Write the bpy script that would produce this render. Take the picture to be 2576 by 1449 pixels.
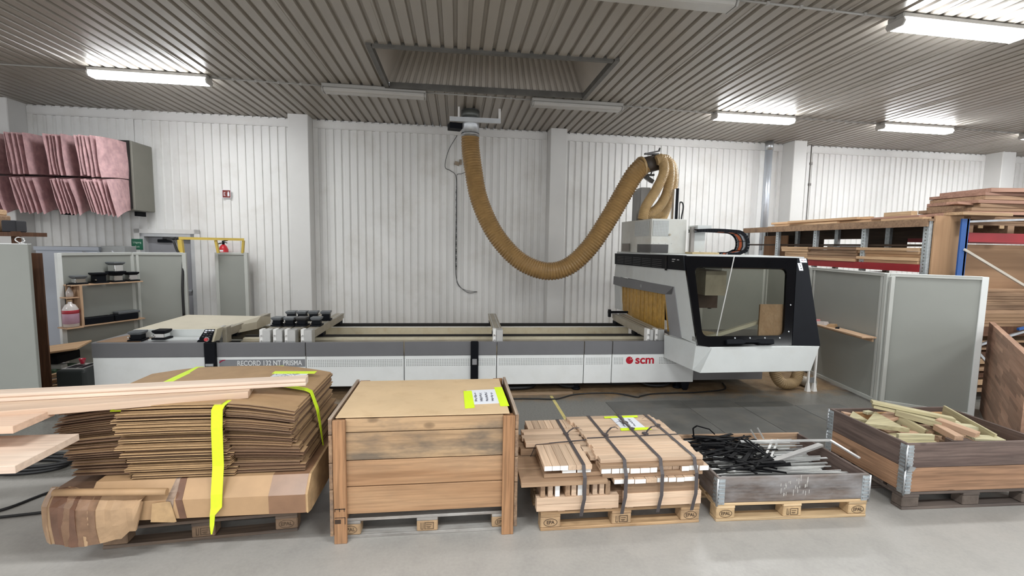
import bpy, bmesh, math, random
from mathutils import Vector, Matrix, Euler
from math import pi, sin, cos, radians as rad
random.seed(7)
S = bpy.context.scene
COL = S.collection
for o in list(bpy.data.objects):
    bpy.data.objects.remove(o)

# ---------------------------------------------------------------- camera
PITCH, YAW, ROLL, CAM_H, FPX = .0926, .1185, .0162, 2.04, 1180.0
fwd = Vector((sin(YAW)*cos(PITCH), cos(YAW)*cos(PITCH), -sin(PITCH)))
rgt = Vector((cos(YAW), -sin(YAW), 0))
dwn = fwd.cross(rgt)
r2 = rgt*cos(ROLL) - dwn*sin(ROLL)
d2 = rgt*sin(ROLL) + dwn*cos(ROLL)
cam = bpy.data.cameras.new('camera')
cam.sensor_width = 36
cam.lens = FPX/2576*36
cam.clip_start = .05
cam.clip_end = 200
co = bpy.data.objects.new('camera', cam)
COL.objects.link(co)
mw = Matrix((r2, -d2, -fwd)).transposed().to_4x4()
mw.translation = (0, 0, CAM_H)
co.matrix_world = mw
S.camera = co

# ---------------------------------------------------------------- world, lights, exposure
S.view_settings.view_transform = 'Standard'
S.view_settings.look = 'None'
S.view_settings.gamma = 1
S.view_settings.use_curve_mapping = False
S.view_settings.exposure = 0.58
wd = bpy.data.worlds.new('daylight')
S.world = wd
wd.use_nodes = True
wd.node_tree.nodes['Background'].inputs['Color'].default_value = (.95, .97, 1, 1)
wd.node_tree.nodes['Background'].inputs['Strength'].default_value = 1.05


def lamp_light(x, y, z, power, sx=1.5, sy=.2, rx=0.0):
    l = bpy.data.lights.new('tube_light', 'AREA')
    l.shape = 'RECTANGLE'
    l.size, l.size_y = sx, sy
    l.energy = power
    l.color = (.97, 1, 1)
    o = bpy.data.objects.new('tube_light', l)
    o.location = (x, y, z)
    o.rotation_euler = (rx, 0, 0)
    COL.objects.link(o)
    return o


# the lit lamps in view and the rows that go on behind the camera
for (x, y) in ((-4.3, 7.43), (5.2, 7.9), (8.5, 8.07), (11.7, 8.2), (5.1, 4.47)):
    lamp_light(x, y, 4.2, 26)
for (x, y) in ((-1.9, .6), (1.4, .6)):
    lamp_light(x, y, 4.2, 78)
for (x, y) in ((-5.2, .2), (4.9, .2), (8.2, .2), (-8, 3.8), (8.6, 4.3),
               (-5.2, -3.5), (-1.9, -3.5), (1.4, -3.5), (4.9, -3.5)):
    lamp_light(x, y, 4.2, 68)

# ---------------------------------------------------------------- helpers
MATS = {}


def NT(name):
    m = bpy.data.materials.new(name)
    m.use_nodes = True
    nt = m.node_tree
    b = nt.nodes['Principled BSDF']
    return m, nt, b


def nd(nt, typ, **kw):
    n = nt.nodes.new(typ)
    for k, v in kw.items():
        setattr(n, k, v)
    return n


def lk(nt, a, b):
    nt.links.new(a, b)


def c4(c):
    return (c[0], c[1], c[2], 1)


def srgb(r, g, b):
    f = lambda v: (v/255/12.92) if v/255 <= .04045 else ((v/255+.055)/1.055)**2.4
    return (f(r), f(g), f(b))


def coords(nt, scale=(1, 1, 1), rnd=True):
    t = nd(nt, 'ShaderNodeTexCoord')
    mp = nd(nt, 'ShaderNodeMapping')
    mp.inputs['Scale'].default_value = scale
    if rnd:
        oi = nd(nt, 'ShaderNodeObjectInfo')
        mu = nd(nt, 'ShaderNodeMath', operation='MULTIPLY')
        mu.inputs[1].default_value = 37.0
        lk(nt, oi.outputs['Random'], mu.inputs[0])
        ad = nd(nt, 'ShaderNodeVectorMath', operation='ADD')
        lk(nt, t.outputs['Object'], ad.inputs[0])
        lk(nt, mu.outputs[0], ad.inputs[1])
        lk(nt, ad.outputs[0], mp.inputs['Vector'])
    else:
        lk(nt, t.outputs['Object'], mp.inputs['Vector'])
    return mp.outputs['Vector']


def noise(nt, vec, scale, detail=4, rough=.55):
    n = nd(nt, 'ShaderNodeTexNoise')
    n.inputs['Scale'].default_value = scale
    n.inputs['Detail'].default_value = detail
    n.inputs['Roughness'].default_value = rough
    lk(nt, vec, n.inputs['Vector'])
    return n.outputs['Fac']


def ramp(nt, fac, stops):
    r = nd(nt, 'ShaderNodeValToRGB')
    e = r.color_ramp.elements
    e[0].position, e[0].color = stops[0][0], c4(stops[0][1])
    e[1].position, e[1].color = stops[-1][0], c4(stops[-1][1])
    for p, c in stops[1:-1]:
        x = e.new(p)
        x.color = c4(c)
    lk(nt, fac, r.inputs['Fac'])
    return r.outputs['Color']


def mix(nt, fac, a, b, blend='MIX'):
    m = nd(nt, 'ShaderNodeMix', data_type='RGBA', blend_type=blend)
    for s, v in ((m.inputs[0], fac), (m.inputs[6], a), (m.inputs[7], b)):
        if isinstance(v, (int, float)):
            s.default_value = v
        elif isinstance(v, tuple):
            s.default_value = c4(v)
        else:
            lk(nt, v, s)
    return m.outputs[2]


def bump(nt, b, h, strength=.2, dist=.01):
    n = nd(nt, 'ShaderNodeBump')
    n.inputs['Strength'].default_value = strength
    n.inputs['Distance'].default_value = dist
    lk(nt, h, n.inputs['Height'])
    lk(nt, n.outputs['Normal'], b.inputs['Normal'])


def paint(name, col, rough=.5, metal=0.0, var=.12, scale=3.0, dirt=None, dirt_amt=.0, bmp=0.0, spec=.5):
    """painted or bare sheet with faint mottling and optional dirt"""
    if name in MATS:
        return MATS[name]
    m, nt, b = NT(name)
    v = coords(nt)
    n = noise(nt, v, scale, 5)
    lo = tuple(max(0, c*(1-var)) for c in col)
    hi = tuple(min(1, c*(1+var)) for c in col)
    c = ramp(nt, n, [(.3, lo), (.7, hi)])
    if dirt:
        n2 = noise(nt, v, scale*1.7, 6, .65)
        f = ramp(nt, n2, [(.5, (0, 0, 0)), (.75, (dirt_amt,)*3)])
        c = mix(nt, f, c, dirt)
    lk(nt, c, b.inputs['Base Color'])
    b.inputs['Roughness'].default_value = rough
    b.inputs['Metallic'].default_value = metal
    b.inputs['Specular IOR Level'].default_value = spec
    if bmp:
        bump(nt, b, noise(nt, v, 60, 3), bmp, .004)
    MATS[name] = m
    return m


def wood(name, light, dark, axis=0, grain=1.0, knots=0.0, stain=None, stain_amt=0.0, rough=.65, vary=.25, ring=.35):
    """grain runs along the object's own axis 0/1/2"""
    if name in MATS:
        return MATS[name]
    m, nt, b = NT(name)
    sc = [11*grain]*3
    sc[axis] = .9*grain
    v = coords(nt, tuple(sc))
    n1 = noise(nt, v, 1.3, 6, .6)
    c = ramp(nt, n1, [(.25, dark), (.5, tuple((a*.45+d*.55) if False else (a*.6+d*.4) for a, d in zip(light, dark))), (.68, light)])
    sc2 = [70*grain]*3
    sc2[axis] = 3*grain
    v2 = coords(nt, tuple(sc2))
    n2 = noise(nt, v2, 1.0, 3, .5)
    f2 = ramp(nt, n2, [(.35, (1-ring,)*3), (.6, (1, 1, 1))])
    c = mix(nt, 1.0, c, f2, 'MULTIPLY')
    if stain:
        sc3 = [2.6]*3
        sc3[axis] = .9
        n3 = noise(nt, coords(nt, tuple(sc3)), 1.6, 5, .65)
        f3 = ramp(nt, n3, [(.47, (0, 0, 0)), (.66, (stain_amt,)*3)])
        c = mix(nt, f3, c, stain)
    if knots:
        sc4 = [4.5]*3
        sc4[axis] = 2.6
        vo = nd(nt, 'ShaderNodeTexVoronoi')
        vo.inputs['Scale'].default_value = 1.0
        vo.inputs['Randomness'].default_value = 1.0
        lk(nt, coords(nt, tuple(sc4)), vo.inputs['Vector'])
        f4 = ramp(nt, vo.outputs['Distance'], [(.03, (knots,)*3), (.1, (knots*.55,)*3), (.13, (0, 0, 0))])
        c = mix(nt, f4, c, tuple(x*.35 for x in dark))
    oi = nd(nt, 'ShaderNodeObjectInfo')
    mr = nd(nt, 'ShaderNodeMapRange')
    mr.inputs['To Min'].default_value = 1-vary
    mr.inputs['To Max'].default_value = 1+vary*.5
    lk(nt, oi.outputs['Random'], mr.inputs['Value'])
    hs = nd(nt, 'ShaderNodeHueSaturation')
    lk(nt, mr.outputs[0], hs.inputs['Value'])
    lk(nt, c, hs.inputs['Color'])
    lk(nt, hs.outputs[0], b.inputs['Base Color'])
    b.inputs['Roughness'].default_value = rough
    b.inputs['Specular IOR Level'].default_value = .3
    bump(nt, b, n2, .25, .003)
    MATS[name] = m
    return m


def glass(name, tint=(.9, .95, .93), rough=.02, alpha=.18):
    if name in MATS:
        return MATS[name]
    m, nt, b = NT(name)
    out = nt.nodes['Material Output']
    tr = nd(nt, 'ShaderNodeBsdfTransparent')
    tr.inputs['Color'].default_value = c4(tint)
    gl = nd(nt, 'ShaderNodeBsdfGlossy')
    gl.inputs['Roughness'].default_value = rough
    fr = nd(nt, 'ShaderNodeFresnel')
    fr.inputs['IOR'].default_value = 1.5
    mx = nd(nt, 'ShaderNodeMixShader')
    lk(nt, fr.outputs[0], mx.inputs[0])
    lk(nt, tr.outputs[0], mx.inputs[1])
    lk(nt, gl.outputs[0], mx.inputs[2])
    lk(nt, mx.outputs[0], out.inputs['Surface'])
    MATS[name] = m
    return m


def emit(name, col, strength):
    m, nt, b = NT(name)
    b.inputs['Base Color'].default_value = c4(col)
    b.inputs['Emission Color'].default_value = c4(col)
    b.inputs['Emission Strength'].default_value = strength
    MATS[name] = m
    return m


def nbox(bm, x0, x1, y0, y1, z0, z1, mi=0, M=None):
    ps = [Vector((x, y, z)) for z in (z0, z1) for y in (y0, y1) for x in (x0, x1)]
    if M is not None:
        ps = [M @ p for p in ps]
    vs = [bm.verts.new(p) for p in ps]
    for f in ((0, 2, 3, 1), (4, 5, 7, 6), (0, 1, 5, 4), (2, 6, 7, 3), (0, 4, 6, 2), (1, 3, 7, 5)):
        fc = bm.faces.new([vs[i] for i in f])
        fc.material_index = mi
    return vs


class MB:
    """collects shapes, builds ONE mesh object"""

    def __init__(s):
        s.bm = bmesh.new()

    def box(s, x0, x1, y0, y1, z0, z1, mi=0, M=None):
        nbox(s.bm, min(x0, x1), max(x0, x1), min(y0, y1), max(y0, y1), min(z0, z1), max(z0, z1), mi, M)
        return s

    def cbox(s, c, size, rz=0, rx=0, ry=0, mi=0):
        M = Matrix.Translation(c) @ Euler((rx, ry, rz)).to_matrix().to_4x4()
        a, b, d = size[0]/2, size[1]/2, size[2]/2
        nbox(s.bm, -a, a, -b, b, -d, d, mi, M)
        return s

    def poly(s, pts, mi=0):
        f = s.bm.faces.new([s.bm.verts.new(p) for p in pts])
        f.material_index = mi
        return s

    def hexa(s, bot, top, mi=0):
        """solid from two loops of equal length"""
        a = [s.bm.verts.new(p) for p in bot]
        b = [s.bm.verts.new(p) for p in top]
        n = len(a)
        fs = [s.bm.faces.new(a[::-1]), s.bm.faces.new(b)]
        for i in range(n):
            fs.append(s.bm.faces.new((a[i], a[(i+1) % n], b[(i+1) % n], b[i])))
        for f in fs:
            f.material_index = mi
        return s

    def prism(s, pts, d, mi=0):
        d = Vector(d)
        pts = [Vector(p) for p in pts]
        return s.hexa(pts, [p+d for p in pts], mi)

    def bar(s, p, q, w, h=None, mi=0, up=(0, 0, 1), n=4):
        p, q = Vector(p), Vector(q)
        h = h or w
        d = (q-p).normalized()
        u = Vector(up)
        if abs(d.dot(u)) > .98:
            u = Vector((0, 1, 0))
        x = d.cross(u).normalized()
        z = x.cross(d).normalized()
        loop = [x*a*w/2+z*b*h/2 for a, b in ((-1, -1), (1, -1), (1, 1), (-1, 1))]
        return s.hexa([p+l for l in loop], [q+l for l in loop], mi)

    def tube(s, path, r, n=12, mi=0, caps=True, rfun=None, smooth=True):
        path = [Vector(p) for p in path]
        rings = []
        prev = None
        N = len(path)
        for i, p in enumerate(path):
            t = (path[min(i+1, N-1)]-path[max(i-1, 0)]).normalized()
            if prev is None:
                u = Vector((0, 0, 1)) if abs(t.z) < .9 else Vector((1, 0, 0))
                x = t.cross(u).normalized()
            else:
                x = (prev - t*prev.dot(t)).normalized()
            prev = x
            y = t.cross(x)
            rr = rfun(i) if rfun else r
            rings.append([s.bm.verts.new(p+(x*cos(a)+y*sin(a))*rr) for a in [2*pi*k/n for k in range(n)]])
        for a, b in zip(rings, rings[1:]):
            for k in range(n):
                f = s.bm.faces.new((a[k], a[(k+1) % n], b[(k+1) % n], b[k]))
                f.material_index = mi
                f.smooth = smooth
        if caps:
            for r_, rev in ((rings[0], True), (rings[-1], False)):
                f = s.bm.faces.new(r_[::-1] if rev else r_)
                f.material_index = mi
        return s

    def cyl(s, p, q, r, n=16, mi=0, r1=None):
        p, q = Vector(p), Vector(q)
        rr = [r, r if r1 is None else r1]
        return s.tube([p, q], r, n, mi, True, lambda i: rr[i])

    def lathe(s, prof, c=(0, 0, 0), n=20, mi=0):
        c = Vector(c)
        rings = [[s.bm.verts.new(c+Vector((r*cos(2*pi*k/n), r*sin(2*pi*k/n), z))) for k in range(n)] for r, z in prof]
        for a, b in zip(rings, rings[1:]):
            for k in range(n):
                f = s.bm.faces.new((a[k], a[(k+1) % n], b[(k+1) % n], b[k]))
                f.material_index = mi
                f.smooth = True
        for r_, rev in ((rings[0], True), (rings[-1], False)):
            s.bm.faces.new(r_[::-1] if rev else r_).material_index = mi
        return s

    def build(s, name, mats, parent=None, loc=None, rot=None, bevel=0, seg=1, kind=None, label=None, fix=True, smooth=False):
        if fix:
            bmesh.ops.recalc_face_normals(s.bm, faces=s.bm.faces[:])
        me = bpy.data.meshes.new(name)
        s.bm.to_mesh(me)
        s.bm.free()
        for m in (mats if isinstance(mats, (list, tuple)) else [mats]):
            me.materials.append(m)
        if smooth:
            for p in me.polygons:
                p.use_smooth = True
        o = bpy.data.objects.new(name, me)
        COL.objects.link(o)
        if parent:
            o.parent = parent
        if loc:
            o.location = loc
        if rot:
            o.rotation_euler = rot
        if bevel:
            b = o.modifiers.new('edge', 'BEVEL')
            b.width = bevel
            b.segments = seg
            b.limit_method = 'ANGLE'
            b.angle_limit = rad(40)
        if kind:
            o['kind'] = kind
        if label:
            o['label'] = label
        return o


def B(name, mat, parent, x0, x1, y0, y1, z0, z1, bevel=0, **kw):
    return MB().box(x0, x1, y0, y1, z0, z1).build(name, mat, parent, bevel=bevel, **kw)


def tag(o, label, cat, group=None):
    o['label'] = label
    o['category'] = cat
    if group:
        o['group'] = group
    return o


def empty(name, label, cat, loc=(0, 0, 0), rz=0, group=None):
    o = bpy.data.objects.new(name, None)
    o.empty_display_size = .1
    COL.objects.link(o)
    o.location = loc
    o.rotation_euler = (0, 0, rz)
    return tag(o, label, cat, group)


def copy_tree(o, parent=None):
    c = o.copy()
    COL.objects.link(c)
    if parent:
        c.parent = parent
    for ch in list(o.children):
        copy_tree(ch, c)
    return c


def catmull(pts, n=10):
    P = [Vector(p) for p in pts]
    P = [P[0]*2-P[1]]+P+[P[-1]*2-P[-2]]
    out = []
    for i in range(1, len(P)-2):
        for k in range(n):
            t = k/n
            a, b, c, d = P[i-1], P[i], P[i+1], P[i+2]
            out.append(.5*((2*b)+(c-a)*t+(2*a-5*b+4*c-d)*t*t+(3*b-a-3*c+d)*t**3))
    out.append(P[-2])
    return out


def resample(path, step):
    out = [path[0].copy()]
    acc = 0
    for a, b in zip(path, path[1:]):
        L = (b-a).length
        t = step-acc
        while t <= L:
            out.append(a+(b-a)*(t/L))
            t += step
        acc = (acc+L) % step if L else acc
        acc = L-(t-step)
    return out


def ribbed(path, r, pitch=.02, depth=.008, n=20):
    """a corrugated hose along a smooth path"""
    p = resample(path, pitch/2)
    return MB().tube(p, r, n, 0, True, lambda i: r+(depth if i % 2 else 0), smooth=False)


def text(name, body, size, mat, parent, loc, rot, extrude=.001, align='LEFT', shear=0, bold=0.0, sx=1.0):
    cu = bpy.data.curves.new(name, 'FONT')
    cu.body = body
    cu.size = size
    cu.extrude = extrude
    cu.align_x = align
    cu.align_y = 'CENTER'
    cu.shear = shear
    cu.offset = bold
    cu.materials.append(mat)
    o = bpy.data.objects.new(name, cu)
    COL.objects.link(o)
    o.parent = parent
    o.location = loc
    o.rotation_euler = rot
    o.scale = (sx, 1, 1)
    return o


def meshtext(*a, **k):
    o = text(*a, **k)
    bpy.context.view_layer.update()
    me = bpy.data.meshes.new_from_object(o.evaluated_get(bpy.context.evaluated_depsgraph_get()))
    m_ = bpy.data.objects.new(o.name, me)
    nm = o.name
    COL.objects.link(m_)
    m_.parent = o.parent
    m_.location, m_.rotation_euler, m_.scale = o.location.copy(), o.rotation_euler.copy(), o.scale.copy()
    if 'label' in o.keys():
        m_['label'] = o['label']
    bpy.data.objects.remove(o)
    m_.name = nm
    return m_


ORD = ('first second third fourth fifth sixth seventh eighth ninth tenth eleventh twelfth thirteenth fourteenth fifteenth '
       'sixteenth seventeenth eighteenth nineteenth twentieth').split()
ORD += ['twenty-'+w for w in ORD[:9]]+['thirtieth']+['thirty-'+w for w in ORD[:9]]+['fortieth']+['forty-'+w for w in ORD[:9]]+['fiftieth']
ORD += ['fifty-'+w for w in ORD[:9]]+['sixtieth']+['sixty-'+w for w in ORD[:9]]
FRONT = (pi/2, 0, 0)      # text upright, read from the camera's side

# ---------------------------------------------------------------- materials
WHITE_WALL = paint('wall_white_sheet', (.80, .795, .78), .45, var=.05, scale=.8, dirt=(.52, .48, .42), dirt_amt=.35)
COLUMN = paint('column_offwhite', (.68, .675, .66), .6, var=.05, scale=1.2)
CEIL = paint('ceiling_sheet', (.345, .315, .275), .38, var=.06, scale=.6)
GREYPANEL = paint('partition_grey', (.30, .31, .285), .5, var=.03, scale=2)
GREYFRAME = paint('partition_frame', (.50, .51, .48), .45, var=.05, scale=3)
WHITEFRAME = paint('partition_white_post', (.75, .77, .76), .4, var=.04)
MWHITE = paint('machine_white', (.62, .645, .64), .4, var=.04, scale=3, dirt=(.50, .48, .42), dirt_amt=.18)
FRONTW = paint('front_panel_white', (.83, .85, .85), .4, var=.03, scale=3, dirt=(.66, .65, .60), dirt_amt=.2)
MGREY = paint('machine_grey', (.165, .165, .175), .45, var=.05)
MSILVER = paint('machine_silver_grey', (.26, .26, .27), .4, var=.05)
BLACK = paint('black_gloss', (.004, .004, .005), .12, var=.1, spec=.12)
BLACKM = paint('black_matt', (.006, .007, .010), .55, var=.15, spec=.12)
CREAM = paint('cream_paint', (.60, .55, .42), .5, var=.06, scale=5, dirt=(.45, .33, .17), dirt_amt=.45)
CREAMD = paint('dusty_cream', (.58, .46, .25), .65, var=.15, scale=8)
ALU = paint('aluminium', (.62, .62, .61), .35, .6, var=.06, scale=8)
ALUD = paint('dusty_aluminium', (.40, .36, .29), .5, .2, var=.14, scale=6)
STEEL = paint('galvanised_steel', (.52, .54, .56), .38, .85, var=.14, scale=14)
GALV = paint('galvanised_plate', (.46, .50, .52), .48, .55, var=.2, scale=30)
CHROME = paint('bright_steel', (.75, .75, .75), .2, .95, var=.05)
DARK = paint('dark_gap', (.015, .013, .012), .8, var=.1)
RED = paint('red_paint', (.55, .02, .03), .4, var=.08)
RACKRED = paint('rack_red', (.27, .013, .018), .45, var=.12)
RACKBLUE = paint('rack_blue', (.016, .085, .30), .4, var=.12)
YELLOW = paint('yellow_paint', (.60, .43, .08), .45, var=.1)
NEON = paint('neon_yellow_tape', (.72, .95, .02), .45, var=.03)
NEONW = paint('neon_yellow_webbing', (.66, .90, .02), .6, var=.05, scale=40)
PAPER = paint('white_paper', (.78, .80, .86), .6, var=.03)
INK = paint('ink', (.03, .03, .06), .6)
STRAPM = paint('grey_strap', (.075, .064, .066), .4, var=.12)
RUBBER = paint('black_rubber', (.012, .012, .013), .5)
CARD = paint('cardboard', (.40, .255, .135), .75, var=.08, scale=6, dirt=(.28, .17, .09), dirt_amt=.3, bmp=.1)
CARDD = paint('cardboard_dark', (.165, .092, .053), .75, var=.14, scale=5, bmp=.1)  # random darker sheets, also carries painted shade on the outer flap edges
CARDE = paint('cardboard_edge', (.46, .30, .155), .8, var=.2, scale=12)
CARDEL = paint('cardboard_edge_dull_shaded', (.19, .115, .07), .8, var=.22, scale=12)  # random duller edges, and recess shade painted on the outer flaps
CARDW = paint('wrapped_cardboard', (.43, .27, .145), .6, var=.1, scale=5)
TAPE = paint('brown_parcel_tape', (.165, .085, .055), .22, var=.2, scale=9)
FILM = paint('shiny_film', (.30, .22, .17), .12, var=.4, scale=18)
PINK = paint('pink_filter_cloth', (.58, .365, .375), .9, var=.22, scale=8, dirt=(.36, .20, .215), dirt_amt=.5, bmp=.2)
FILTERBOX = paint('filter_box_grey', (.20, .195, .165), .5, var=.1, scale=1.5)
HOSE = paint('amber_hose', (.34, .21, .085), .38, var=.15, scale=9)
HOSE2 = paint('tan_hose', (.42, .285, .135), .4, var=.15, scale=9)
CURT = paint('amber_curtain', (.47, .27, .055), .5, var=.25, scale=12)
PWHITE = paint('white_end_paint', (.86, .85, .83), .6, var=.04, scale=20)
ROD = paint('silver_rod', (.72, .72, .71), .28, .7, var=.08)
PADGREY = paint('pod_grey', (.12, .13, .14), .4, var=.15, scale=15)
CLEARP = paint('milky_plastic', (.62, .57, .55), .2, var=.05)
GREEN = paint('sign_green', (.0, .125, .06), .5, var=.03)
SIGNRED = paint('sign_red', (.19, .022, .016), .5, var=.05)
BLUEGREY = paint('blue_grey_metal', (.40, .43, .49), .4, var=.04)
DOORGREY = paint('door_grey', (.30, .30, .32), .5, var=.04)
FIXT = paint('lamp_housing_grey', (.40, .39, .37), .4, var=.05)
BOARDT = wood('tan_board', (.70, .53, .40), (.56, .39, .285), 0, .6, vary=.06, ring=.12)
DIFF = paint('unlit_diffuser', (.48, .465, .44), .25, var=.05)
LIT = emit('lit_diffuser', (.96, .98, 1), 24.0)

PINE = wood('pine', (.60, .42, .25), (.40, .24, .12), 0, knots=.5)
CRATEW = wood('crate_pine', (.50, .305, .17), (.32, .17, .085), 0, .7, knots=.8, stain=(.15, .12, .09), stain_amt=.25, vary=.12, ring=.22)
CRATEG = wood('crate_pine_stained', (.56, .38, .22), (.40, .255, .145), 0, .7, knots=.8, stain=(.10, .09, .08), stain_amt=.75, vary=.1, ring=.25)
CRATEV = wood('crate_post', (.45, .245, .125), (.31, .155, .075), 2, .9, stain=(.14, .09, .06), stain_amt=.3, vary=.12)
CRATES = wood('crate_side', (.40, .26, .16), (.22, .13, .08), 1, .8, stain=(.12, .10, .09), stain_amt=.6, vary=.2)
HDF = paint('hardboard', (.66, .48, .29), .6, var=.05, scale=4, dirt=(.42, .25, .12), dirt_amt=.3, bmp=.05)
PALOLD = wood('old_pallet', (.25, .185, .14), (.13, .093, .07), 0, .8, stain=(.10, .09, .085), stain_amt=.6, vary=.25)
PALGREY = wood('grey_pallet', (.17, .135, .115), (.09, .07, .06), 0, .8, stain=(.06, .05, .05), stain_amt=.5, vary=.25)
PALNEW = wood('new_pallet', (.70, .52, .32), (.55, .37, .20), 0, .8, knots=.5, vary=.15)
PALMID = wood('used_pallet', (.58, .39, .22), (.38, .23, .12), 0, .8, knots=.4, stain=(.2, .14, .10), stain_amt=.5, vary=.2)
BLOCKN = paint('chipwood_new', (.50, .345, .19), .8, var=.2, scale=18)
BLOCKO = paint('chipwood_old', (.25, .165, .105), .8, var=.25, scale=16)
BLOCKG = paint('chipwood_grey', (.11, .085, .07), .8, var=.25, scale=16)
BLOCKM = paint('chipwood_used', (.40, .265, .15), .8, var=.25, scale=14)
SLATX = wood('beech_slat', (.70, .52, .375), (.56, .385, .265), 0, 1.0, vary=.22, ring=.15)
SLATD = wood('dull_slat', (.42, .28, .175), (.29, .18, .115), 0, 1.0, vary=.25, ring=.2)
COLLARG = wood('collar_grey', (.24, .195, .17), (.115, .09, .08), 0, .8, knots=.6, stain=(.40, .40, .41), stain_amt=.55, vary=.15)
COLLARD = wood('collar_weathered', (.20, .145, .125), (.11, .075, .065), 0, .8, knots=.8, stain=(.07, .055, .05), stain_amt=.5, vary=.12)
COLLARO = wood('collar_orange', (.43, .255, .155), (.28, .155, .09), 0, .8, knots=.8, stain=(.2, .12, .08), stain_amt=.4, vary=.12)
COLLARP = wood('collar_pine', (.50, .34, .22), (.32, .19, .115), 0, .8, knots=.9, stain=(.25, .18, .13), stain_amt=.5, vary=.12)
OFFG = wood('green_treated_offcut', (.53, .475, .29), (.37, .315, .19), 0, 1.0, vary=.25, ring=.2)
OFFP = wood('pink_offcut', (.60, .40, .27), (.44, .27, .18), 0, 1.0, vary=.15, ring=.2)
BOARDP = wood('pale_board', (.76, .62, .51), (.66, .49, .385), 0, .6, vary=.08, ring=.12)
RACKW = wood('rack_board', (.42, .27, .165), (.24, .14, .085), 0, .8, vary=.35, ring=.25)
RACKL = wood('rack_pale_board', (.62, .42, .25), (.46, .28, .16), 0, .8, vary=.3, ring=.2)
RACKR = wood('rack_reddish_board', (.45, .26, .19), (.28, .15, .105), 0, .8, vary=.35, ring=.2)
PLY = wood('plywood', (.46, .29, .165), (.36, .21, .115), 2, .35, vary=.12, ring=.1)
PLYX = wood('plywood_sheet', (.36, .225, .13), (.28, .165, .095), 0, .35, vary=.12, ring=.1)
SHELFW = wood('shelf_pine', (.64, .44, .29), (.50, .31, .19), 0, 1, vary=.15)
BROWNW = wood('brown_board', (.16, .075, .04), (.08, .035, .02), 2, .8, vary=.1)
BUTCH = wood('butcher_block', (.47, .29, .20), (.34, .19, .125), 0, .8, vary=.35, ring=.15)
# ================================================================ SETTING
CZ = 4.38                      # ceiling height
WALL = dict(loc=(0, 9.8, 0), rot=(0, 0, .03))   # the back wall turns slightly away to the right


def floor_mat():
    m, nt, b = NT('floor_concrete')
    t = nd(nt, 'ShaderNodeTexCoord')
    P = t.outputs['Object']
    sx = nd(nt, 'ShaderNodeSeparateXYZ')
    lk(nt, P, sx.inputs[0])
    n1 = noise(nt, P, .9, 6, .6)
    n2 = noise(nt, P, 5, 6, .65)
    n3 = noise(nt, P, 45, 3, .6)
    base = ramp(nt, n1, [(.3, (.335, .32, .30)), (.7, (.40, .382, .36))])
    base = mix(nt, ramp(nt, n2, [(.45, (0, 0, 0)), (.75, (.5, .5, .5))]), base, (.27, .257, .243))
    base = mix(nt, .12, base, ramp(nt, n3, [(.3, (.2, .19, .18)), (.7, (.5, .48, .45))]))

    def edge(y0, soft, wob):
        a = nd(nt, 'ShaderNodeMath', operation='MULTIPLY_ADD')
        lk(nt, n2, a.inputs[0])
        a.inputs[1].default_value = wob
        a.inputs[2].default_value = -wob/2-y0
        s = nd(nt, 'ShaderNodeMath', operation='ADD')
        lk(nt, sx.outputs['Y'], s.inputs[0])
        lk(nt, a.outputs[0], s.inputs[1])
        d = nd(nt, 'ShaderNodeMath', operation='DIVIDE')
        lk(nt, s.outputs[0], d.inputs[0])
        d.inputs[1].default_value = soft
        c = nd(nt, 'ShaderNodeClamp')
        lk(nt, d.outputs[0], c.inputs[0])
        return c.outputs[0]
    # bare grey concrete beyond the coated near floor, then sawdust along the machine
    worn = ramp(nt, n2, [(.3, (.135, .13, .115)), (.7, (.19, .182, .165))])
    worn = mix(nt, .25, worn, ramp(nt, n3, [(.35, (.06, .055, .05)), (.65, (.26, .25, .23))]))
    base = mix(nt, edge(4.22, .05, .05), base, worn)
    dust = ramp(nt, noise(nt, P, 8, 5, .6), [(.3, (.185, .115, .062)), (.7, (.33, .225, .13))])
    base = mix(nt, edge(5.85, .35, .9), base, dust)
    lk(nt, base, b.inputs['Base Color'])
    lk(nt, ramp(nt, n2, [(.3, (.3,)*3), (.7, (.48,)*3)]), b.inputs['Roughness'])
    b.inputs['Specular IOR Level'].default_value = .45
    bump(nt, b, n3, .05, .003)
    return m


fl = B('floor', floor_mat(), None, -16, 20, -9, 11, -.2, 0, kind='structure')
SLABM = paint('dark_floor_slab', (.115, .113, .105), .6, var=.25, scale=2.5, dirt=(.17, .15, .12), dirt_amt=.5)
for (x0, x1, y0, y1) in ((1.95, 2.95, 4.45, 5.80), (2.96, 3.66, 4.40, 5.78), (3.67, 4.40, 4.40, 5.66), (4.41, 5.05, 4.55, 5.50)):
    B('slab', SLABM, fl, x0, x1, y0, y1, 0, .004)
B('floor_line', paint('floor_line_yellow', (.62, .52, .20), .6, var=.15, scale=9), None, 1.265, 1.305, 4.25, 6.1, 0, .002, kind='structure',
  label='yellow painted line across the dark floor')
B('trim_12', wood('floor_batten', (.50, .36, .24), (.36, .24, .15), 0), None, .75, 1.6, 6.16, 6.22, 0, .02, kind='structure')

# ---- corrugated ceiling, ribs run towards the wall, with the opening for the roof light
SK = (-1.03, 1.97, 6.0, 7.45)   # x0 x1 y0 y1 of the opening


def rib_xs(a, b, pitch, top, slope):
    xs = []
    k = math.floor(a/pitch)
    while k*pitch < b:
        x = k*pitch
        xs += [(x, 0), (x+top, 0), (x+top+slope, 1), (x+pitch-slope, 1)]
        k += 1
    return [(x, h) for x, h in xs if a <= x <= b]


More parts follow.
